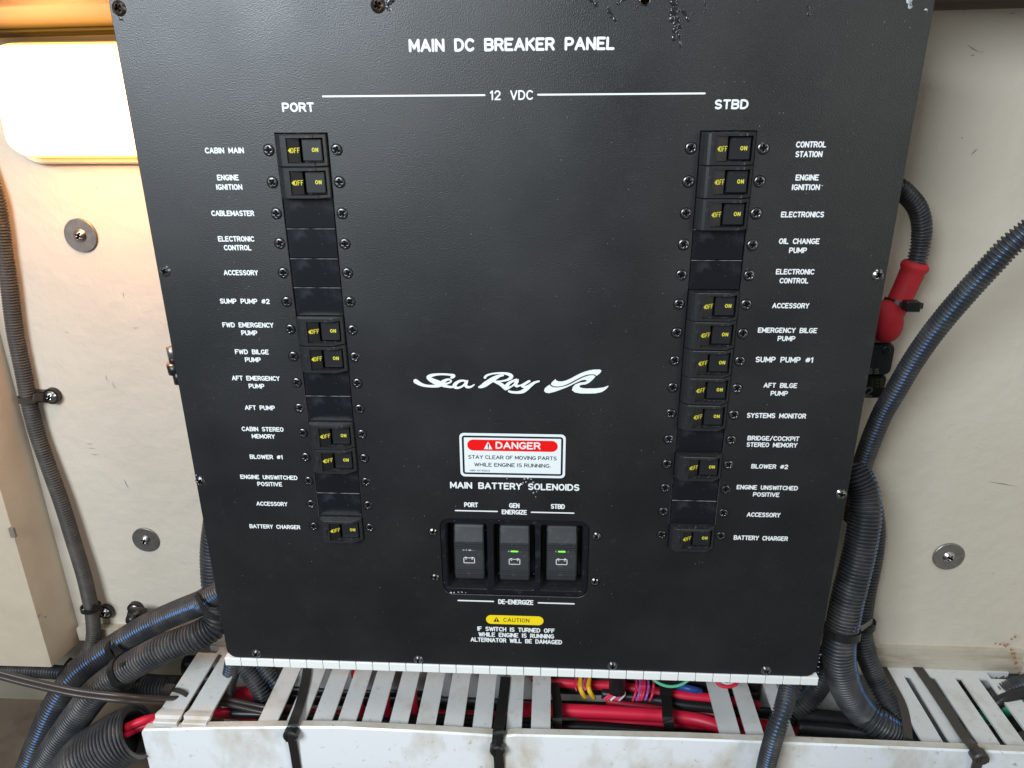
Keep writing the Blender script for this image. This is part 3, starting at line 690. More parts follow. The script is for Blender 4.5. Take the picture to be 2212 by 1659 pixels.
# ---- black sealant drips, chips and dust on the plate
def blob(b, p, r, flat=.5, n=9):
    r *= 1.55; flat *= .5
    rings = []
    for j in range(1, 4):
        t = math.pi/2*j/3.0; rad = r*math.sin(t); hh = r*flat*math.cos(t)
        rings.append([(p[0]+rad*math.cos(2*math.pi*i/n)*random.uniform(.8, 1.15), -hh-.02, p[1]+rad*math.sin(2*math.pi*i/n)*random.uniform(.8, 1.15)) for i in range(n)])
    b.add([(p[0], -r*flat, p[1])]+rings[0]+rings[1]+rings[2],
          [(0, 1+(i+1) % n, 1+i) for i in range(n)]+[(1+j*n+i, 1+j*n+(i+1) % n, 1+(j+1)*n+(i+1) % n, 1+(j+1)*n+i) for j in range(2) for i in range(n)], 0, True)
def drip(pts, r0, r1, n, spread, mat_='sealant', name='sealant_drip'):
    P = [WY(u, v, 0) for u, v in pts]; D = catmull([Vector((p.x, 0, p.z)) for p in P], .7); b = B(); L = len(D)
    for s_ in range(1+int(spread > .7)+int(spread > 1.3)):
        a = random.uniform(0, 6); off = random.uniform(-spread, spread)*(.4 if s_ == 0 else .9); rings = []
        i0, i1 = (0, L) if s_ == 0 else (int(L*random.uniform(0, .3)), int(L*random.uniform(.6, .95)))
        for i in range(i0, max(i1, i0+3)):
            i = min(i, L-1); t = i/max(1, L-1); p = D[i]
            r = (r0+(r1-r0)*t)*(.75+.35*math.sin(i*.9+a)+.2*random.uniform(-1, 1))*(1 if i1-i > 2 else .5)
            x = p.x+off*(1-t*.6)+.5*math.sin(i*.5+a)
            rings.append([(x+r*math.cos(math.pi*k/7)*1.1, -.02-r*.42*math.sin(math.pi*k/7), p.z) for k in range(8)])
        b.layers(rings, 0, True, True, True)
    for k in range(n//3):
        t = random.random()**.8; p = D[min(L-1, int(t*L))]; r = r0+(r1-r0)*t
        blob(b, (p.x+random.gauss(0, spread*(1-t*.6)), p.z+random.gauss(0, .5)), r*random.uniform(.35, .9), random.uniform(.35, .7))
    return put(name, b, M[mat_], panel)
drip([(1455, -12), (1453, 24), (1462, 48), (1458, 66), (1456, 84)], 1.9, 1.3, 46, 1.5)
drip([(1466, 52), (1470, 75), (1468, 106)], 1.3, .6, 20, .4); drip([(1470, 20), (1484, 34), (1487, 50)], 1.0, .8, 16, 1.0)
drip([(1493, 28), (1502, 32)], .7, .5, 8, .8); drip([(1445, 38), (1449, 50)], .6, .5, 6, .2)
drip([(1277, -6), (1283, 12), (1297, 12)], 1.3, .9, 18, 1.6); drip([(1312, 14), (1320, 32), (1333, 48)], 1.0, .9, 22, 1.0)
drip([(1348, -6), (1330, 12)], 1.2, .8, 14, 1.2); drip([(1523, -6), (1523, 23)], .6, .9, 12, .2); drip([(1376, 12), (1375, 20)], .7, .6, 6, .4)
drip([(1745, 2), (1748, 34)], .5, .8, 14, .4)
drip([(846, -8), (838, 14), (842, 26)], 1.5, .8, 18, 1.4)
drip([(1958, -8), (1966, 4), (1969, 18)], 1.9, 1.2, 9, .5, 'sealant_grey'); drip([(1998, 20), (2002, 30)], .9, .6, 4, .2, 'sealant_grey')
drip([(257, 34), (266, 48)], .7, .5, 9, .6); drip([(845, 18), (850, 26)], .6, .4, 5, .4, 'sealant_grey')
b = B()
def flake(u, v, r):
    p = WY(u, v, 0); n = 7
    b.add([(p.x+r*random.uniform(.5, 1.3)*math.cos(2*math.pi*i/n), -.13-random.uniform(0, .02), p.z+r*random.uniform(.4, 1.1)*math.sin(2*math.pi*i/n)) for i in range(n)], [tuple(range(n))])
for u, v, r in [(1133, 1034, .9), (1140, 1033, 1.0), (1147, 1035, .8), (1095, 1034, .5), (1136, 1041, .8), (1130, 1043, .6), (1152, 1042, .9), (1157, 1047, .7), (1149, 1050, .6), (1160, 1057, .8), (1152, 1064, .7), (1159, 1062, .6), (1157, 1073, .4), (1128, 1046, .5), (1143, 1045, .5), (420, 1025, .6), (424, 1026, .5),
                (1776, 401, .5), (974, 1280, 1.2), (981, 1280, .8), (990, 1279, .9), (998, 1279, .8), (1006, 1280, .5)]: flake(u, v, r)
for u, v in [(1770, 1440), (1771, 1430), (1769, 1452), (1772, 1421), (1774, 1414)]: flake(u-2, v, random.uniform(.4, .8))
for k in range(90): flake(random.uniform(420, 1780), random.uniform(60, 1400), random.uniform(.10, .26))
o = put('paint_chip', b, M['chip'], panel); o['kind'] = 'stuff'
# dust along the ledges of the breakers
b = B()
for cx, live in ((-COLX, (0, 6, 10, 11, 14)), (COLX, (0, 5, 6, 7, 8, 9, 11, 14))):
    for i in live:
        for k in range(26):
            x = cx+random.uniform(-14, 13); z = -i*PITCH+9.32; y = random.uniform(-6.2, -.6); r = random.uniform(.10, .3)
            b.add([(x-r, y-r, z), (x+r, y-r*.6, z+.04), (x, y+r, z+.25), (x+r*.3, y+r, z)], [(0, 1, 2), (0, 2, 3)])
        for k in range(30):
            x = cx+random.uniform(-6, 12); z = -i*PITCH-7.26; y = random.uniform(-5.5, -2.5); r = random.uniform(.12, .32)
            b.add([(x-r, y-r, z), (x+r, y-r*.6, z+.04), (x, y+r, z+.25), (x+r*.3, y+r, z)], [(0, 1, 2), (0, 2, 3)])
o = put('dust', b, M['washer'], panel); o['kind'] = 'stuff'

# ---- white segmented edge trim under the plate
n_seg = 35; w_ = (2*PX+6)/n_seg
b = B(); b.rbox(-w_/2+.22, w_/2-.22, -3.5, 3.9, .4, [(5, 0), (-.8, 0), (-1.2, .4)], seg=2)
TM = b.mesh('edge_trim_segment', [M['trim']])
for i in range(n_seg):
    x = -PX-3+w_*(i+.5); o = link('edge_trim_segment', TM, (x, .2, -395.6+random.uniform(-.08, .08)), panel)
b = B(); b.box(-PX-2.6, PX+2.4, .5, 4.6, -398.6, -392.2); put('edge_trim_strip', b, M['hollow'], panel)

# ================================================================== WIRING DUCT
duct = thing('wiring_duct', (0, 50, -560), 'long pale grey slotted wiring duct running below the black panel', 'wiring duct')
b = B()
b.box(-300, 445, 92.5, WALL-.5, -560, DZ)          # back wall of the duct
b.box(-300, 700, 0, 100, -562, -560)
b.box(-290, -236, 84, 92.5, DZ-2, DZ); b.box(-236, 425, 84, 92.5, DZ-2, DZ)
put('duct_base', b, M['duct'], duct)
fr = [(330, 385, 1559, 0), (388, 440, 1555, 0), (560, 602, 1552, 1), (620, 660, 1554, 1), (675, 717, 1556, 1), (730, 769, 1556, 1), (782, 824, 1557, 1), (841, 881, 1560, 1), (899, 941, 1562, 1),
      (959, 1001, 1563, 1), (1021, 1062, 1566, 1), (1094, 1127, 1569, 1), (1147, 1189, 1571, 1), (1555, 1600, 1586, 1), (1613, 1651, 1588, 1), (1688, 1718, 1589, 1),
      (1990, 2035, 1598, 1), (2050, 2096, 1600, 1), (2111, 2158, 1603, 1), (2173, 2214, 1604, 1), (2236, 2280, 1606, 1)]
for (u0, u1, v, kind) in fr:
    xa, xb = WZ(u0, v, DZ).x, WZ(u1, v, DZ).x
    if kind == 0 and u0 == 330: xa, xb = -308, -287.5
    if kind == 0 and u0 == 388: xa, xb = -283.0, -262.0
    dz_ = random.uniform(-.4, .3); b = B()
    y0 = -1.5
    pts = [(84.2, 0, 2)] + [(y, dz_, 2) for y in (60, 30)] + [(y0, dz_-random.uniform(0, .5), 2)]
    if kind == 0:
        pts = [(84.2, 0, 2), (40, .5, 2), (14, .6, 2), (9, 1.6, 2.6), (6, 1.8, 3.2), (3.5, .2, 2.6), (0, .2, 3.6), (-1, -.6, 3.6)]
    rings = []
    for (y, dz2, th) in pts:
        e = 0 if not (kind == 0 and 5 < y < 12) else 1.2
        rings.append([(xa-e, y, DZ+dz2), (xa-e, y, DZ+dz2-th), (xb+e, y, DZ+dz2-th), (xb+e, y, DZ+dz2)])
    b.layers(rings, 0); put('duct_finger', b, M['duct'], duct)
def cover(profile, name='duct_cover'):
    """profile: list of (x, ztop, yfront)"""
    b = B(); rings = []
    for (x, zt, yf) in profile:
        rings.append([(x, yf+7.5, zt-5), (x, yf+7.5, zt-.6), (x, yf+7.0, zt), (x, yf+1.2, zt), (x, yf, zt-1.4), (x, yf-.6, zt-40), (x, yf, zt-140), (x, yf+2, zt-140), (x, yf+2, zt-2.4), (x, yf+5.6, zt-2), (x, yf+5.6, zt-5)])
    b.layers(rings, 0, mis=None)
    nface = len(rings[0])
    for k in range(len(rings)-1):
        for i in (1, 2): b.m[k*nface+i] = 1
    return put(name, b, [M['cover'], M['lip']], duct)
cover([(-318.5, -472, -3), (-316, -469.3, -3), (-250, -464.0, -3), (-180, -459.6, -3), (-145, -458.2, -3), (-60, -459.4, -3), (-17, -460.8, -3), (-14, -463, -2)])
cover([(-10.5, -464, -2.2), (-7, -460.4, -3), (0, -459.2, -3), (60, -458, -3), (135, -456.6, -3), (268, -456.6, -3), (400, -457.4, -3), (560, -457.6, -3)])

# ================================================================== CONDUITS AND CABLES
def zz(z): return ('z', z)
def corrugated(name, pts, wpx, label, stripe=None, pitch=2.7, mat_='conduit', group=None, wi=0, rmm=None, hollow=False, taper=None, open_end=False):
    P = pth(pts); r = rmm or wpx/2*mmper(P[wi])
    D = catmull(P, pitch/6); seg = 26; b = B(); rings = []
    depth = [1.0, 1.0, .91, .76, .76, .91]
    n = len(D)
    for i, p in enumerate(D):
        t = (D[min(i+2, n-1)]-D[max(i-2, 0)]).normalized(); ref = Vector((0, -1, .35))
        n_ = (ref-t*ref.dot(t)).normalized(); b_ = t.cross(n_)
        rr_ = r*(1-(1-depth[i % 6])*1.0)*(1 if not taper else taper[0]+(taper[1]-taper[0])*i/n)
        rings.append([p+n_*(rr_*math.cos(2*math.pi*k/seg))+b_*(rr_*math.sin(2*math.pi*k/seg)) for k in range(seg)])
    b.layers(rings, 0, not open_end, not open_end, True)
    if stripe is not None:
        ns = len(rings)-1
        for j in range(ns):
            if j % 6 in (0, 5):
                k0 = int(round(stripe/360*seg+math.sin(j*.006)*.8)) % seg
                for k in (k0,): b.m[j*seg+k] = 1
    if open_end:      # inside of the split loom at its open end
        k0 = 0
        ins = [[c0+(q-c0)*.86 for q in rg] for rg, c0 in ((rings[0], D[0]), (rings[30], D[30]))]
        b.layers([rings[0], ins[0]], 0, False, False); b.layers(ins, 2, False, True)
    o = put(name, b, [M[mat_], M['stripe'], M['hollow']])
    return tag(o, label, 'conduit', group)
def cable(name, pts, wpx, m_, label, cat='cable', group=None, wi=0, seg=12, rmm=None):
    P = pth(pts); r = rmm or wpx/2*mmper(P[wi]); b = B(); b.tube(catmull(P, max(1.5, r*.5)), r, seg)
    return tag(put(name, b, M[m_]), label, cat, group)
def strap_mesh(b, P, w, th, wide, mi=0):
    """ribbon with thickness; wide = direction of its width"""
    D = catmull(P, 2.0); rings = []
    for i, p in enumerate(D):
        t = (D[min(i+1, len(D)-1)]-D[max(i-1, 0)]).normalized(); wd = (wide-t*wide.dot(t)).normalized(); nn = t.cross(wd)
        rings.append([p+wd*(w/2)+nn*(th/2), p-wd*(w/2)+nn*(th/2), p-wd*(w/2)-nn*(th/2), p+wd*(w/2)-nn*(th/2)])
    b.layers(rings, mi)
def band(b, c0, t, rx, ry, a_dir, w, th=1.0, mi=0, off=0):
    """strap loop of elliptical section around direction t"""
    t = t.normalized(); a_ = (a_dir-t*a_dir.dot(t)).normalized(); c = t.cross(a_); N = 36; rings = []
    for i in range(N+1):
        q = 2*math.pi*i/N; d = a_*math.cos(q)*rx+c*math.sin(q)*ry; n_ = (a_*math.cos(q)*ry+c*math.sin(q)*rx).normalized()
        p = c0+d; rings.append([p+t*(w/2), p+t*(w/2)+n_*th, p-t*(w/2)+n_*th, p-t*(w/2)])
    b.layers(rings, mi, False, False)

# left side
A_ = [(-45, 330, 96), (-12, 420, 96), (0, 480, 96), (10, 553, 96), (20, 620, 96), (33, 720, 96), (50, 803, 96), (63, 870, 95), (80, 936, 95), (103, 1003, 94), (133, 1086, 93), (160, 1173, 92), (180, 1239, 91), (192, 1289, 90), (199, 1323, 89), (202, 1366, 86), (196, 1396, 82), (178, 1426, 80), (150, 1446, 80)]
corrugated('corrugated_conduit', A_, 34, 'thin dusty grey corrugated conduit running down beside the left post', None, 2.35, 'conduit_brown', wi=5)
B_ = [(500, 1262, 40), (455, 1290, 46), (433, 1303, 52), (383, 1323, 62), (317, 1353, 68), (267, 1383, 70), (217, 1416, 70), (177, 1446, 68), (147, 1480, 64), (122, 1520, 60), (100, 1566, 56), (78, 1620, 52), (50, 1700, 48)]
corrugated('corrugated_conduit', B_, 51, 'upper of the two big conduits at lower left, with a blue stripe', -12, 3.1, wi=5, taper=(.98, 1.16))
C_ = [(470, 1120, 62), (463, 1190, 58), (466, 1260, 52), (474, 1310, 46), (466, 1347, 40), (440, 1366, 36), (417, 1377, 34), (350, 1403, 32), (293, 1433, 32), (247, 1464, 32), (207, 1497, 32), (175, 1537, 32), (147, 1577, 32), (117, 1622, 32), (80, 1690, 32)]
corrugated('corrugated_conduit', C_, 58, 'lower of the two big conduits at lower left, without a stripe', None, 3.1, wi=8, taper=(.98, 1.22))
corrugated('corrugated_conduit', [(300, 1578, 6), (268, 1592, 4), (233, 1612, 2), (190, 1640, 0), (150, 1690, 0)], 118, 'wide black split conduit with red cables in its open end, left of the duct', None, 3.4, wi=0, open_end=True)
corrugated('corrugated_conduit', [(385, 1486, 70), (333, 1484, 72), (283, 1478, 76), (230, 1470, 80)], 52, 'short black conduit entering the left end of the duct behind the twin cables', None, 3.3, wi=0)
corrugated('corrugated_conduit', [(-20, 1445, 88), (60, 1448, 88), (120, 1452, 86), (148, 1455, 84)], 30, 'black conduit running level under the bottom of the left post', None, 3.0)
b = B(); q = WY(160, 1448, 82); b.tube([q+Vector((-9, 0, 4)), q+Vector((8, 0, -6))], 9.5, 18)
tag(put('tape_wrap', b, M['tie']), 'black tape wrap where the level conduit ends under the left post', 'tape')
for k, (dv, dy) in enumerate([(0, 0), (11, 4)]):
    cable('power_cable', [(-20, 1446+dv, 2+dy), (67, 1469+dv, 0+dy), (167, 1491+dv, -2+dy), (267, 1503+dv, 0+dy), (340, 1508+dv*.9, 14+dy), (400, 1508+dv, 32+dy), (470, 1508+dv, ('z', -474-dy*.5)), (570, 1527+dv*1.1, ('z', -476-dy*.5)), (640, 1540+dv, ('z', -480-dy*.5))], 11,
          'cable_brown', ['upper of the two dusty black cables crossing in front of the left conduits', 'lower of the two dusty black cables crossing in front of the left conduits'][k], group='twin black cables at lower left', wi=2)
# cable ties on the left
t = thing('cable_tie', WY(262, 1425, 40), 'black cable tie wrapped round both left conduits above the duct', 'cable tie')
b = B(); cpos = WY(256, 1428, 50); dirn = (WY(217, 1416, 70)-WY(267, 1383, 70))
band(b, WY(262, 1402, 66), WY(222, 1432, 66)-WY(267, 1396, 66), 13.2, 13.2, Vector((0, -1, 0)), 7, .9); band(b, WY(270, 1450, 32), WY(247, 1466, 32)-WY(293, 1436, 32), 14.3, 14.3, Vector((0, -1, 0)), 7, .9)
strap_mesh(b, [WY(243, 1392, 54), WY(254, 1412, 47), WY(262, 1424, 32), WY(266, 1436, 20)], 6, 1.0, Vector((1, -.3, .6)))
put('strap', b, M['tie'], t)
t = thing('cable_tie', WY(446, 1320, 30), 'black cable tie at the left edge of the panel where two conduits meet', 'cable tie')
b = B(); strap_mesh(b, [WY(424, 1283, 40), WY(432, 1300, 30), WY(442, 1318, 22), WY(456, 1330, 16), WY(478, 1337, 14)], 4, 1.0, Vector((1, 0, .8))); put('strap', b, M['tie'], t)
t = thing('cable_tie', WY(375, 1495, 30), 'small brown black cable tie looped round the first duct finger', 'cable tie')
b = B(); strap_mesh(b, [WZ(372, 1492, DZ-1.5), WZ(378, 1490, DZ+1.5), WZ(392, 1494, DZ+2.2), WZ(402, 1500, DZ+1.5), WZ(410, 1508, DZ-3)], 4.5, 1.1, Vector((0, 1, 0)))
put('strap', b, M['tie_brown'], t)
b = B(); q = WZ(366, 1488, DZ-1); b.box(q.x-5, q.x+4, q.y-4, q.y+4, q.z-4, q.z+2); put('head', b, M['tie_brown'], t)
# red cables out of the split conduit
for k, (dv, lab) in enumerate([(0, 'red cable at the rear of the open split conduit'), (13, 'red cable at the front of the open split conduit')]):
    cable('battery_cable', [(270, 1572+dv, 5), (312, 1556+dv*.9, 12), (350, 1548+dv*.6, ('z', -478)), (430, 1541, ('z', -484-k*6)), (560, 1536+dv, ('z', -490-k*5))], 19, 'red', lab, group='red cables at the left end of the duct')

# wall clamps and washers
def clamp(u, v, label, ang, m_='screw_steel', w=None, side=-1):
    p = WY(u, v, WALL-4); t = thing('cable_clamp', p, label, 'cable clamp')
    b = B(); d = Vector((math.cos(ang), 0, math.sin(ang)))
    N = 20; tabs = []
    for yy in (WALL-.5, WALL-5.0):
        tabs.append([p+Vector((7*math.cos(2*math.pi*i/N), 0, 7*math.sin(2*math.pi*i/N)))*1 for i in range(N)])
        for q in tabs[-1]: q.y = yy
    b.layers(tabs, 0)
    perp = Vector((-d.z, 0, d.x))
    c0 = p+d*4; c1 = p+d*16
    pr = []
    for c in (c0, c1): pr.append([Vector((c+perp*5).to_tuple()), Vector((c-perp*5).to_tuple()), Vector((c-perp*5).to_tuple()), Vector((c+perp*5).to_tuple())])
    for rg in pr:
        for j, q in enumerate(rg): q.y = WALL-1 if j < 2 else WALL-6
    b.layers(pr, 0); put('clamp_tab', b, M['tie'], t)
    o = screw_o = link('screw', SM['wall'], (p.x, WALL-5.2, p.z), t); o.rotation_euler = (0, .4, 0)
    return t
t = clamp(111, 856, 'upper black clamp holding the thin conduit to the left wall', math.pi)
b = B(); band(b, WY(62, 860, 95), WY(80, 936, 95)-WY(50, 803, 96), 7.2, 7.2, Vector((0, -1, 0)), 5, 1.0); strap_mesh(b, [WY(72, 858, 86), WY(92, 858, 93)], 6, 1.6, Vector((0, 0, 1))); put('clamp_loop', b, M['tie_brown'], t)
t = clamp(228, 1322, 'lower black clamp holding the thin conduit to the left wall', math.pi)
b = B(); band(b, WY(196, 1312, 89), WY(199, 1323, 89)-WY(192, 1289, 90), 7.8, 7.8, Vector((0, -1, 0)), 4, 1.1); strap_mesh(b, [WY(198, 1312, 80), WY(222, 1314, 90)], 6, 1.6, Vector((0, 0, 1))); put('clamp_loop', b, M['tie'], t)
t = clamp(291, 1316, 'black clamp on the left wall above the striped conduit', -math.pi/2)
b = B(); q = WY(296, 1330, 84); b.tube([q+Vector((-6, 0, 2)), q+Vector((7, 0, 1))], 6.5, 14); q = WY(288, 1338, 76); b.tube([q+Vector((-5, 0, 1)), q+Vector((3, 0, 0))], 4.5, 12); put('clamp_loop', b, M['tie'], t)
for (u, v, r, lab) in [(176, 508, 18.5, 'round grey washer and screw under the glowing lamp on the left wall'), (316, 1165, 17.5, 'round grey washer and screw low on the left wall beside the panel'), (2048, 1201, 19.0, 'round grey washer and screw on the right wall')]:
    p = WY(u, v, WALL); r *= .72 if u < 1000 else .70; t = thing('fixing_washer', p, lab, 'washer', 'washers screwed to the walls')
    b = B(); N = 40; mk = lambda rad, y: [(p.x+rad*math.cos(2*math.pi*i/N), y, p.z+rad*math.sin(2*math.pi*i/N)) for i in range(N)]
    b.layers([mk(r, WALL), mk(r, WALL-1.3), mk(r-.5, WALL-1.8), mk(3, WALL-1.8)], 0, False, False); put('washer', b, M['washer'], t)
    o = link('screw', SM['wall'], (p.x, WALL-2, p.z), t); o.rotation_euler = (0, .5, 0)

# components peeping out at the left edge of the panel
def knob(u, v, ru, h, m_, lab, y=40):
    p = WY(u, v, y); b = B(); r = ru*mmper(p)
    D = [p+Vector((0, 0, h/2)), p+Vector((0, 0, h/2-.4)), p+Vector((0, 0, -h/2+.4)), p+Vector((0, 0, -h/2))]
    b.tube(D, r, 16, rs=[r*.6, r, r*.92, r*.5], ref=Vector((0, -1, 0)))
    return tag(put('terminal_stud', b, M[m_]), lab, 'terminal')
knob(374, 761, 13, 9, 'washer', 'grey terminal top peeping out behind the left edge of the panel')
knob(377, 778, 12, 8, 'black', 'black terminal collar under the grey terminal at the left panel edge')
knob(374, 788, 13, 4.0, 'copper', 'copper coloured lug peeping out at the left panel edge')
knob(378, 797, 16, 8.0, 'black', 'black round stud under the copper lug at the left panel edge')
knob(388, 815, 14, 10, 'black', 'lowest black stud peeping out at the left panel edge')

# right side
H_ = [(1880, 398, 60), (1935, 404, 62), (1962, 424, 64), (1982, 450, 66), (1991, 483, 68), (1990, 517, 70), (1984, 550, 70), (1978, 572, 70)]
corrugated('corrugated_conduit', H_, 42, 'black conduit bending out from behind the right panel edge down to the red boot', None, 2.55, wi=4)
bt = thing('terminal_boot', WY(1930, 690, 66), 'red rubber terminal boot hanging beside the right panel edge', 'rubber boot')
P = pth([(1980, 566, 70), (1974, 580, 70), (1958, 616, 70), (1938, 658, 68), (1921, 692, 66), (1914, 712, 66), (1911, 726, 66)])
D = catmull(P, 2.2); k_ = mmper(P[1]); n = len(D); rs = []
for i in range(n):
    t_ = i/(n-1); w = 26+(-3)*t_
    if t_ < .04: w = 24
    elif t_ < .09: w = 29
    elif t_ > .93: w = 24*math.sqrt(max(.03, 1-((t_-.93)/.07)**2))
    rs.append(w*k_)
b = B(); b.tube(D, 0, 28, rs=rs); put('boot_sleeve', b, M['red_boot'], bt)
b = B(); q = WY(1911, 703, 60)
rings = []
for j in range(1, 10):
    a_ = math.pi*j/10; rings.append([(q.x+12.5*math.sin(a_)*math.cos(2*math.pi*i/20)-2.5*math.cos(a_), q.y+9*math.sin(a_)*math.sin(2*math.pi*i/20), q.z+3+16*math.cos(a_)) for i in range(20)])
b.layers(rings, 0, True, True, True); put('boot_bulb', b, M['red_boot'], bt)
t = thing('cable_tie', WY(1940, 655, 50), 'black cable tie round the red rubber boot', 'cable tie')
b = B(); band(b, WY(1938, 656, 68), P[3]-P[2], 26.5*k_, 26.5*k_, Vector((0, -1, 0)), 3.6, .9); put('strap', b, M['tie'], t)
b = B(); q = WY(1966, 661, 54); b.rbox(q.x-4, q.x+6, q.z-3.6, q.z+3.6, 1, [(q.y+4, 0), (q.y-3, 0), (q.y-3.6, .6)]); b.box(q.x+6, q.x+8, q.y-2, q.y, q.z-1.5, q.z+2.5); put('head', b, M['tie'], t)
ob = thing('thermal_breaker', WY(1890, 860, 66), 'black surface mount breaker box below the red boot, half hidden by the panel', 'breaker box')
p, q = WY(1868, 742, 58), WY(1925, 812, 58)
b = B(); b.rbox(p.x-10, q.x, q.z, p.z, 5, [(WALL, 0), (60, 0), (58, 1.2)], seg=5); put('box_body', b, M['plastic'], ob)
b = B(); p2, q2 = WY(1866, 812, 60), WY(1909, 862, 60); b.rbox(p2.x-10, q2.x, q2.z, p2.z+1, 4, [(WALL, 0), (62, 0), (60, 1.2)], seg=5); put('box_foot', b, M['plastic_dark'], ob)
b = B(); q = WY(1914, 756, 57.7); b.rbox(q.x-3, q.x+3, q.z-3, q.z+3, 2.9, [(59, 0), (56.8, 0), (56.4, .5)], seg=5); put('rivet', b, M['plastic_dark'], ob)
b = B(); q = WY(1873, 808, 57.7); text(b, 'ss', lambda x, z, y: (q.x+x, 57.8+y, q.z+z), 6.0, 8.6, stroke=.16)
q = WY(1866, 857, 59.7); text(b, '2', lambda x, z, y: (q.x+x, 59.8+y, q.z+z), 8, 6, stroke=.16); put('lettering', b, M['washer'], ob)
b = B()
for k in range(3):
    q = WY(1880, 823+k*7, 59.7); text(b, '7452', lambda x, z, y: (q.x+x, 59.8+y, q.z+z), 2.0, 13, stroke=.16)
put('faded_print', b, M['olive_print'], ob)

I_ = [(2300, 420, 0), (2240, 482, 4), (2185, 527, 8), (2141, 573, 13), (2091, 628, 20), (2041, 686, 28), (2001, 738, 35), (1965, 792, 42), (1935, 844, 48), (1908, 890, 54), (1887, 938, 58), (1869, 986, 62), (1856, 1026, 66), (1846, 1070, 70), (1838, 1120, 74)]
corrugated('corrugated_conduit', I_, 50, 'blue striped conduit sweeping in from the right edge of the picture down to the panel', 8, 2.65, wi=4)
J1 = [(1836, 1000, 66), (1850, 1028, 62), (1864, 1060, 58), (1869, 1106, 52), (1860, 1173, 46), (1845, 1240, 40), (1832, 1290, 36), (1822, 1340, 32), (1813, 1390, 28), (1815, 1440, 28), (1830, 1490, 32), (1858, 1532, ('z', -462)), (1900, 1566, ('z', -472)), (1950, 1592, ('z', -486)), (2010, 1610, ('z', -500))]
corrugated('corrugated_conduit', J1, 67, 'thickest conduit beside the lower right panel edge, curving right into the duct', -62, 2.9, wi=4, taper=(1.0, 1.12))
J2 = [(1850, 1040, 86), (1876, 1080, 84), (1888, 1139, 82), (1883, 1206, 80), (1867, 1289, 76), (1861, 1356, 74), (1869, 1406, 72), (1888, 1456, 70), (1913, 1506, ('z', -464)), (1943, 1552, ('z', -474)), (1975, 1590, ('z', -488)), (2010, 1620, ('z', -500))]
corrugated('corrugated_conduit', J2, 45, 'slimmer conduit behind the thickest one at lower right', None, 2.8, wi=4)
J3 = [(1830, 1330, 60), (1808, 1380, 58), (1790, 1420, 56), (1778, 1460, 54), (1760, 1494, ('z', -458)), (1736, 1522, ('z', -470)), (1700, 1550, ('z', -484))]
corrugated('corrugated_conduit', J3, 46, 'conduit forking left into the duct under the lower right panel corner', 60, 2.8, wi=3)
J4 = [(1700, 1440, 78), (1725, 1470, 74), (1722, 1500, ('z', -466)), (1705, 1530, ('z', -480))]
corrugated('corrugated_conduit', J4, 36, 'short conduit end under the panel corner between two others', None, 2.8)
K_ = [(1722, 1430, 26), (1712, 1462, 18), (1703, 1490, 8), (1693, 1528, -6), (1680, 1565, -14), (1667, 1608, -17), (1655, 1655, -17), (1645, 1710, -17)]
corrugated('corrugated_conduit', K_, 41, 'blue striped conduit hanging down in front of the white duct cover', 10, 2.5, wi=4)
t = thing('cable_tie', WY(1850, 1365, 30), 'black cable tie band round the thick conduits at lower right', 'cable tie')
b = B(); band(b, WY(1818, 1364, 30.5), J_d if False else (WY(1816, 1390, 28)-WY(1822, 1340, 32)), 13.3, 13.3, Vector((0, -1, 0)), 6.5, .9)
band(b, WY(1862, 1346, 74.5), WY(1868, 1356, 74)-WY(1874, 1289, 76), 10.2, 10.2, Vector((0, -1, 0)), 6, .9)
strap_mesh(b, [WY(1846, 1362, 22), WY(1862, 1356, 40), WY(1884, 1340, 62)], 6, 1, Vector((0, 0, 1))); put('strap', b, M['tie'], t)
# right corner
corrugated('corrugated_conduit', [(2125, 1440, ('z', -472)), (2150, 1460, ('z', -472)), (2176, 1470, ('z', -474)), (2240, 1462, ('z', -474))], 34, 'dusty conduit in the open right end of the duct, by the rusty corner', None, 2.7, wi=1)
corrugated('corrugated_conduit', [(2120, 1520, ('z', -492)), (2150, 1504, ('z', -474)), (2180, 1490, ('z', -466)), (2215, 1477, ('z', -462)), (2260, 1462, ('z', -460))], 38, 'blue striped conduit at the right edge above the green cable', 5, 2.7, wi=2)
corrugated('corrugated_conduit', [(2085, 1470, ('z', -474)), (2105, 1492, ('z', -476)), (2125, 1530, ('z', -480))], 34, 'black conduit seen through the third gap of the right duct fingers', None, 3.0)
cable('ground_cable', [(2080, 1560, ('z', -490)), (2115, 1550, ('z', -486)), (2150, 1540, ('z', -482)), (2190, 1524, ('z', -474)), (2250, 1504, ('z', -468))], 30, 'green', 'thick green cable at the right end of the duct', wi=3)
cable('battery_cable', [(2150, 1585, ('z', -490)), (2195, 1562, ('z', -480)), (2250, 1548, ('z', -476))], 34, 'black', 'thick black cable below the green cable at the right edge', wi=1)
cable('battery_cable', [(2130, 1540, ('z', -478)), (2160, 1515, ('z', -466)), (2200, 1500, ('z', -462)), (2250, 1484, ('z', -460))], 24, 'black', 'black cable between the striped conduit and the green cable at the right edge', wi=1)

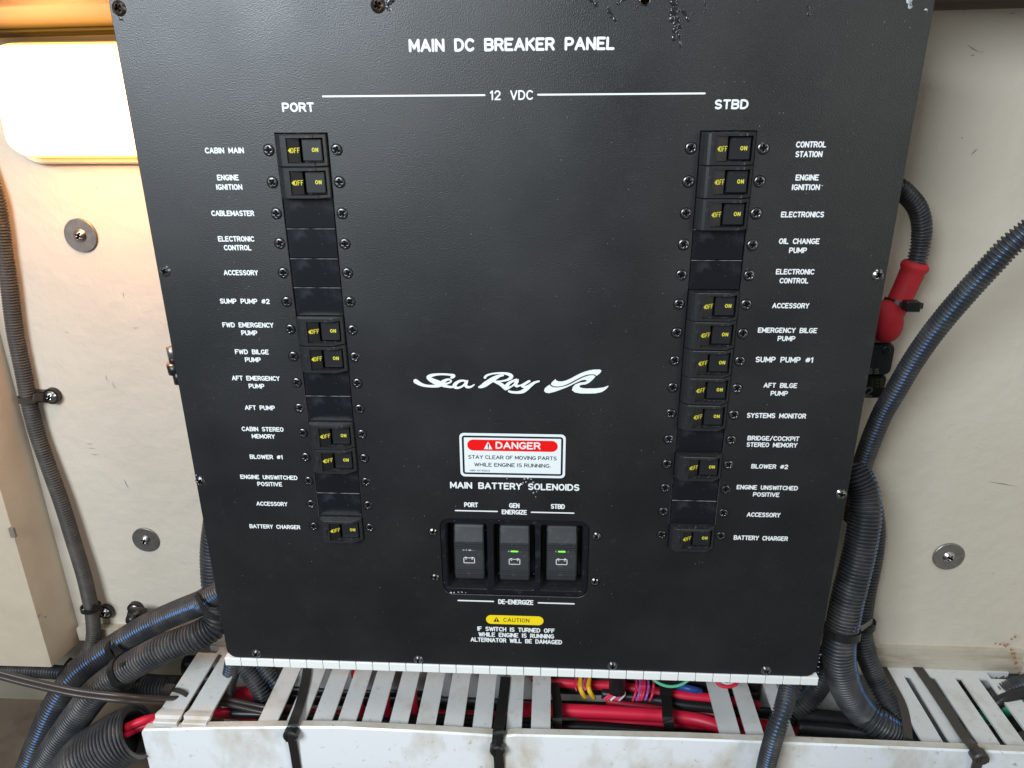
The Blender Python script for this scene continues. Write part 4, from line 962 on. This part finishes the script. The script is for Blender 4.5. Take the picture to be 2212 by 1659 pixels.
# inside the duct
def inner(pts, w, m_, lab, g=None, cat='cable'):
    return cable('battery_cable', pts, w, m_, lab, cat, g)
inner([(1120, 1530, ('z', -486)), (1209, 1534, ('z', -484)), (1340, 1540, ('z', -483)), (1475, 1550, ('z', -483)), (1545, 1566, ('z', -482)), (1620, 1600, ('z', -488))], 28, 'red', 'thick bright red cable in the wide opening of the duct')
inner([(1250, 1560, ('z', -498)), (1370, 1562, ('z', -494)), (1475, 1566, ('z', -494)), (1560, 1574, ('z', -496))], 16, 'red', 'thin red cable under the thick red one in the wide opening')
inner([(1190, 1574, ('z', -500)), (1240, 1570, ('z', -496)), (1350, 1577, ('z', -494)), (1475, 1588, ('z', -494)), (1600, 1600, ('z', -494))], 26, 'black', 'black cable at the front of the wide duct opening')
inner([(1150, 1462, ('z', -478)), (1215, 1474, ('z', -478)), (1330, 1482, ('z', -478)), (1400, 1492, ('z', -477)), (1475, 1503, ('z', -477)), (1545, 1510, ('z', -477)), (1640, 1525, ('z', -480))], 21, 'red', 'red cable at the rear of the wide duct opening')
inner([(1300, 1498, ('z', -482)), (1347, 1503, ('z', -481)), (1420, 1512, ('z', -480)), (1475, 1522, ('z', -480)), (1545, 1530, ('z', -480)), (1640, 1545, ('z', -482))], 22, 'black', 'black cable between the red cables in the wide duct opening')
inner([(1310, 1515, ('z', -500)), (1400, 1528, ('z', -498)), (1500, 1538, ('z', -492)), (1560, 1545, ('z', -488))], 22, 'red', 'dark red cable deep behind the thick red one in the wide duct opening')
for (v0, z, lab) in [(1462, -476, 'upper black filler cable added as shade at the very back of the wide duct opening'), (1484, -488, 'lower black filler cable added as shade at the very back of the wide duct opening')]:  # fillers added to blacken the lit duct back, in place of shade
    inner([(1180, v0-2, zz(z)), (1300, v0+2, zz(z)), (1450, v0+7, zz(z)), (1640, v0+14, zz(z))], 30, 'black', lab)
inner([(768, 1452, 70), (772, 1480, zz(-484)), (775, 1515, zz(-494)), (782, 1545, zz(-510))], 20, 'red', 'red cable drooping behind the fifth duct finger gap', 'red cables drooping behind the middle duct fingers')
inner([(826, 1455, 70), (832, 1480, zz(-484)), (834, 1515, zz(-494)), (838, 1545, zz(-510))], 18, 'red', 'red cable drooping behind the sixth duct finger gap', 'red cables drooping behind the middle duct fingers')
inner([(886, 1455, 70), (890, 1480, zz(-484)), (892, 1510, zz(-494)), (896, 1540, zz(-510))], 20, 'red', 'red cable drooping behind the seventh duct finger gap', 'red cables drooping behind the middle duct fingers')
for k, (v0, z, w, m_, lab) in enumerate([(1538, -530, 14, 'red', 'thin red cable glimpsed between the middle duct fingers'), (1490, -512, 26, 'black', 'rearmost black cable glimpsed between the middle duct fingers'), (1556, -526, 30, 'black', 'front black cable glimpsed between the middle duct fingers')]):
    inner([(560, v0-6, ('z', z)), (760, v0+4, ('z', z-3)), (900, v0+2, ('z', z)), (1050, v0+6, ('z', z-4)), (1200, v0+14, ('z', z-4))], w, m_, lab, 'cables behind the middle duct fingers')
for k, (v0, z, lab) in enumerate([(1462, -500, 'rearmost deep black filler cable added as shade in the wide duct opening'), (1490, -512, 'second deep black filler cable from the back added as shade in the wide duct opening'), (1520, -522, 'third deep black filler cable from the back added as shade in the wide duct opening')]):  # added black bulk that darkens the duct interior, standing in for shade
    inner([(400, v0-26, zz(z)), (700, v0-18, zz(z)), (1000, v0-8, zz(z)), (1190, v0, zz(z)), (1350, v0+6, zz(z)), (1500, v0+12, zz(z)), (1680, v0+20, zz(z))], 40, 'black', lab, 'deep black filler cables added as shade in the duct')
inner([(500, 1541, ('z', -484)), (560, 1543, ('z', -484)), (640, 1546, ('z', -486))], 20, 'black', 'short black cable end in the left duct opening')
inner([(480, 1500, ('z', -498)), (530, 1498, ('z', -494)), (580, 1504, ('z', -492))], 28, 'red', 'red cable behind the small conduits in the left duct opening')
for k, (pts, st, w, lab) in enumerate([([(505, 1420, 62), (500, 1450, 60), (492, 1478, 58), (490, 1500, 60)], 10, 36, 'blue striped conduit end dropping into the left duct opening'),
                                      ([(515, 1425, 66), (540, 1456, 62), (560, 1486, 58), (572, 1515, 56)], None, 40, 'plain conduit end slanting into the left duct opening'),
                                      ([(560, 1430, 70), (585, 1462, 66), (602, 1480, 66)], 20, 30, 'conduit end nearest the third duct finger in the left opening')]):
    corrugated('corrugated_conduit', pts, w, lab, st, 2.8)
inner([(1720, 1545, ('z', -480)), (1800, 1552, ('z', -480)), (1900, 1562, ('z', -482)), (1990, 1580, ('z', -486))], 34, 'black', 'rear black cable in the right duct opening')
inner([(1720, 1572, ('z', -482)), (1800, 1578, ('z', -482)), (1880, 1588, ('z', -482)), (1990, 1600, ('z', -486))], 32, 'black', 'front black cable in the right duct opening')
inner([(1590, 1560, ('z', -492)), (1660, 1570, ('z', -494)), (1720, 1580, ('z', -496))], 30, 'red', 'dark red cable behind the fingers left of the hanging conduit')
# thin wires dropping from behind the panel
def wire(pts, w, m_, lab, g):
    return cable('thin_wire', pts, w, m_, lab, 'wire', g, seg=8)
for k in range(2):
    u = 1252+k*18; wire([(u, 1440, 60), (u+2, 1465, 62), (u+1, 1482, zz(-468)), (u+5, 1496, zz(-472)), (u+13, 1508, zz(-480))], 10.5, 'yellow_wire', ['left one of the two yellow wires below the panel', 'right one of the two yellow wires below the panel'][k], 'yellow wires in the duct opening')
for k, (u, m_) in enumerate([(1243, 'pink'), (1262, 'purple'), (1265, 'red')]):
    wire([(u+4, 1440, 56), (u+2, 1462, 58), (u-2, 1480, zz(-467)), (u+4, 1494, zz(-472))], 4, m_, ['pink red wire left of the yellow wires', 'purple wire between the yellow wires', 'red wire between the yellow wires'][k], 'thin wires by the yellow wires')
b = B(); p, q = WY(1334, 1440, 54), WZ(1338, 1500, -476)
cable('loom_sleeve', [(1336, 1440, 54), (1334, 1470, 56), (1332, 1497, zz(-466))], 36, 'black', 'short black sleeve between the yellow and the pink wires', 'sleeve')
for k, (du, m_) in enumerate([(0, 'pink'), (7, 'pink'), (15, 'white_wire'), (23, 'pink'), (31, 'white_wire'), (28, 'purple')]):
    wire([(1336+du*.3, 1488, zz(-468)), (1318+du, 1500, zz(-469)), (1302+du*1.1, 1513, zz(-474))], 5.5, m_, ['leftmost pink wire end under the black sleeve', 'second pink wire end from the left under the black sleeve', 'left white wire end under the black sleeve', 'third pink wire end from the left under the black sleeve', 'right white wire end under the black sleeve', 'purple wire end under the black sleeve'][k], 'wire ends under the black sleeve')
for k, (u, m_) in enumerate([(1373, 'pink'), (1381, 'purple'), (1391, 'pink'), (1399, 'purple'), (1410, 'pink'), (1386, 'pink')]):
    wire([(u-8, 1440, 52), (u, 1462, 54), (u+2, 1480, zz(-464)), (u-1, 1500, zz(-467)), (u-7, 1515, zz(-474))], 5.5, m_, ['leftmost pink wire in the bunch right of the black sleeve', 'left purple wire in the bunch right of the black sleeve', 'pink wire between the two purple wires of the bunch, right one', 'right purple wire in the bunch right of the black sleeve', 'rightmost pink wire in the bunch right of the black sleeve', 'pink wire between the two purple wires of the bunch, left one'][k], 'bunch of pink and purple wires')
g = thing('wire_loop', WY(1448, 1470, 30), 'pale green wire looping just below the panel edge', 'wire')
b = B(); b.tube(catmull(pth([(1398, 1440, 36), (1412, 1468, 30), (1440, 1482, 28), (1468, 1480, 30), (1490, 1466, 34), (1500, 1450, 38)]), 2), 1.3, 8); put('green_wire', b, M['green_pale'], g)
g = thing('wire_loop', WY(1565, 1470, 30), 'red and white wire looping under the right part of the panel edge', 'wire')
b = B(); b.tube(catmull(pth([(1545, 1460, 34), (1552, 1478, 30), (1570, 1484, 28), (1590, 1478, 30), (1596, 1464, 36)]), 2), 1.5, 8); put('red_wire', b, M['red'], g)
b = B(); b.tube(catmull(pth([(1552, 1460, 38), (1560, 1474, 34), (1574, 1478, 32), (1586, 1472, 34)]), 2), 1.3, 8); put('white_wire', b, M['white_wire'], g)
g = thing('wire_loop', WY(1460, 1470, 50), 'dark round grommet end inside the pale green wire loop', 'wire')
b = B(); q = WY(1450, 1464, 40); b.tube([q, q+Vector((0, 8, -1))], 10, 20); put('grommet', b, M['black'], g)
wire([(1455, 1480, 74), (1490, 1488, zz(-470)), (1515, 1494, zz(-474))], 16, 'blue_wire', 'dark blue wire end right of the green loop', 'blue wire')
t = thing('cable_tie', WZ(1445, 1540, -476), 'black cable tie strapped across the red cables in the wide duct opening', 'cable tie')
b = B(); strap_mesh(b, [WZ(1432, 1484, -470), WZ(1438, 1500, -468), WZ(1441, 1530, -467), WZ(1442, 1552, -468), WZ(1446, 1572, -476), WZ(1447, 1590, -490)], 9, 1.2, Vector((1, 0, 0))); put('strap', b, M['tie'], t)
b = B(); q = WZ(1437, 1492, -467); b.box(q.x-5, q.x+5, q.y-5, q.y+4, q.z-3, q.z+3); put('head', b, M['tie'], t)
t = thing('cable_tie', WZ(1218, 1520, -478), 'black cable tie strap at the left side of the wide duct opening', 'cable tie')
b = B(); strap_mesh(b, [WZ(1196, 1476, -470), WZ(1203, 1510, -471), WZ(1204, 1550, -473), WZ(1204, 1578, -482)], 8, 1.2, Vector((1, 0, 0))); put('strap', b, M['tie'], t)

# big ties strapped over the duct
def duct_tie(pts, head, tail, w, lab, m_='tie'):
    t = thing('cable_tie', pth([head])[0], lab, 'cable tie', 'cable ties strapped over the duct')
    b = B(); strap_mesh(b, pth(pts), w, 1.2, Vector((1, .05, 0)))
    put('strap', b, M[m_], t)
    b = B(); h = pth([head])[0]
    N = 18
    mk = lambda rad, y: [(h.x+rad*1.15*math.cos(2*math.pi*i/N), y, h.z+rad*math.sin(2*math.pi*i/N)) for i in range(N)]
    b.layers([mk(4.6, h.y+4), mk(5.6, h.y+3), mk(5.6, h.y-3.5), mk(4.6, h.y-5)], 0, True, True, False)
    b.box(h.x-1.5, h.x+4.6, h.y-6.2, h.y-4.9, h.z-.6, h.z+3.2); b.box(h.x-3.4, h.x-2.2, h.y-5.9, h.y-4.9, h.z-3.5, h.z+3.5)
    put('head', b, M[m_], t)
    b = B(); strap_mesh(b, pth(tail), w*.92, 1.2, Vector((1, .05, 0))); put('tail', b, M[m_], t)
duct_tie([(664, 1440, zz(DZ+1.0)), (660, 1470, zz(DZ+1.2)), (648, 1520, zz(DZ+1.4)), (637, 1551, zz(-457.2)), (632, 1566, -4.2), (628, 1580, -6)], (630, 1584, -7), [(630, 1594, -6), (636, 1625, -5), (646, 1690, -5)], 8, 'black cable tie strapped over the duct under the lower left of the panel')
duct_tie([(1092, 1463, zz(DZ+1.0)), (1088, 1500, zz(DZ+1.2)), (1082, 1540, zz(DZ+1.4)), (1078, 1566, zz(-458)), (1076, 1582, -4.2), (1074, 1606, -6)], (1075, 1616, -7), [(1076, 1626, -6), (1078, 1650, -5), (1079, 1700, -5)], 9, 'black cable tie strapped over the joint between the two duct covers')
duct_tie([(1964, 1432, 97), (1973, 1434, zz(DZ+2)), (1990, 1452, zz(DZ+1.2)), (2050, 1540, zz(DZ+1.4)), (2084, 1592, zz(DZ+3)), (2098, 1608, zz(-454.5)), (2108, 1622, -6)], (2114, 1632, -8), [(2113, 1642, -7), (2106, 1670, -5), (2102, 1720, -5)], 8.5, 'black cable tie slanting over the right hand duct fingers', 'tie_brown')
t = thing('cable_tie', WZ(1950, 1530, -463), 'dark flat strap left of the right hand duct fingers, holding the conduits', 'cable tie')
b = B(); strap_mesh(b, [WZ(1905, 1438, DZ), WZ(1925, 1475, DZ+1), WZ(1948, 1520, DZ+1), WZ(1958, 1560, DZ), WZ(1962, 1600, DZ-2)], 7, 1.2, Vector((1, .2, 0))); put('strap', b, M['tie_brown'], t)
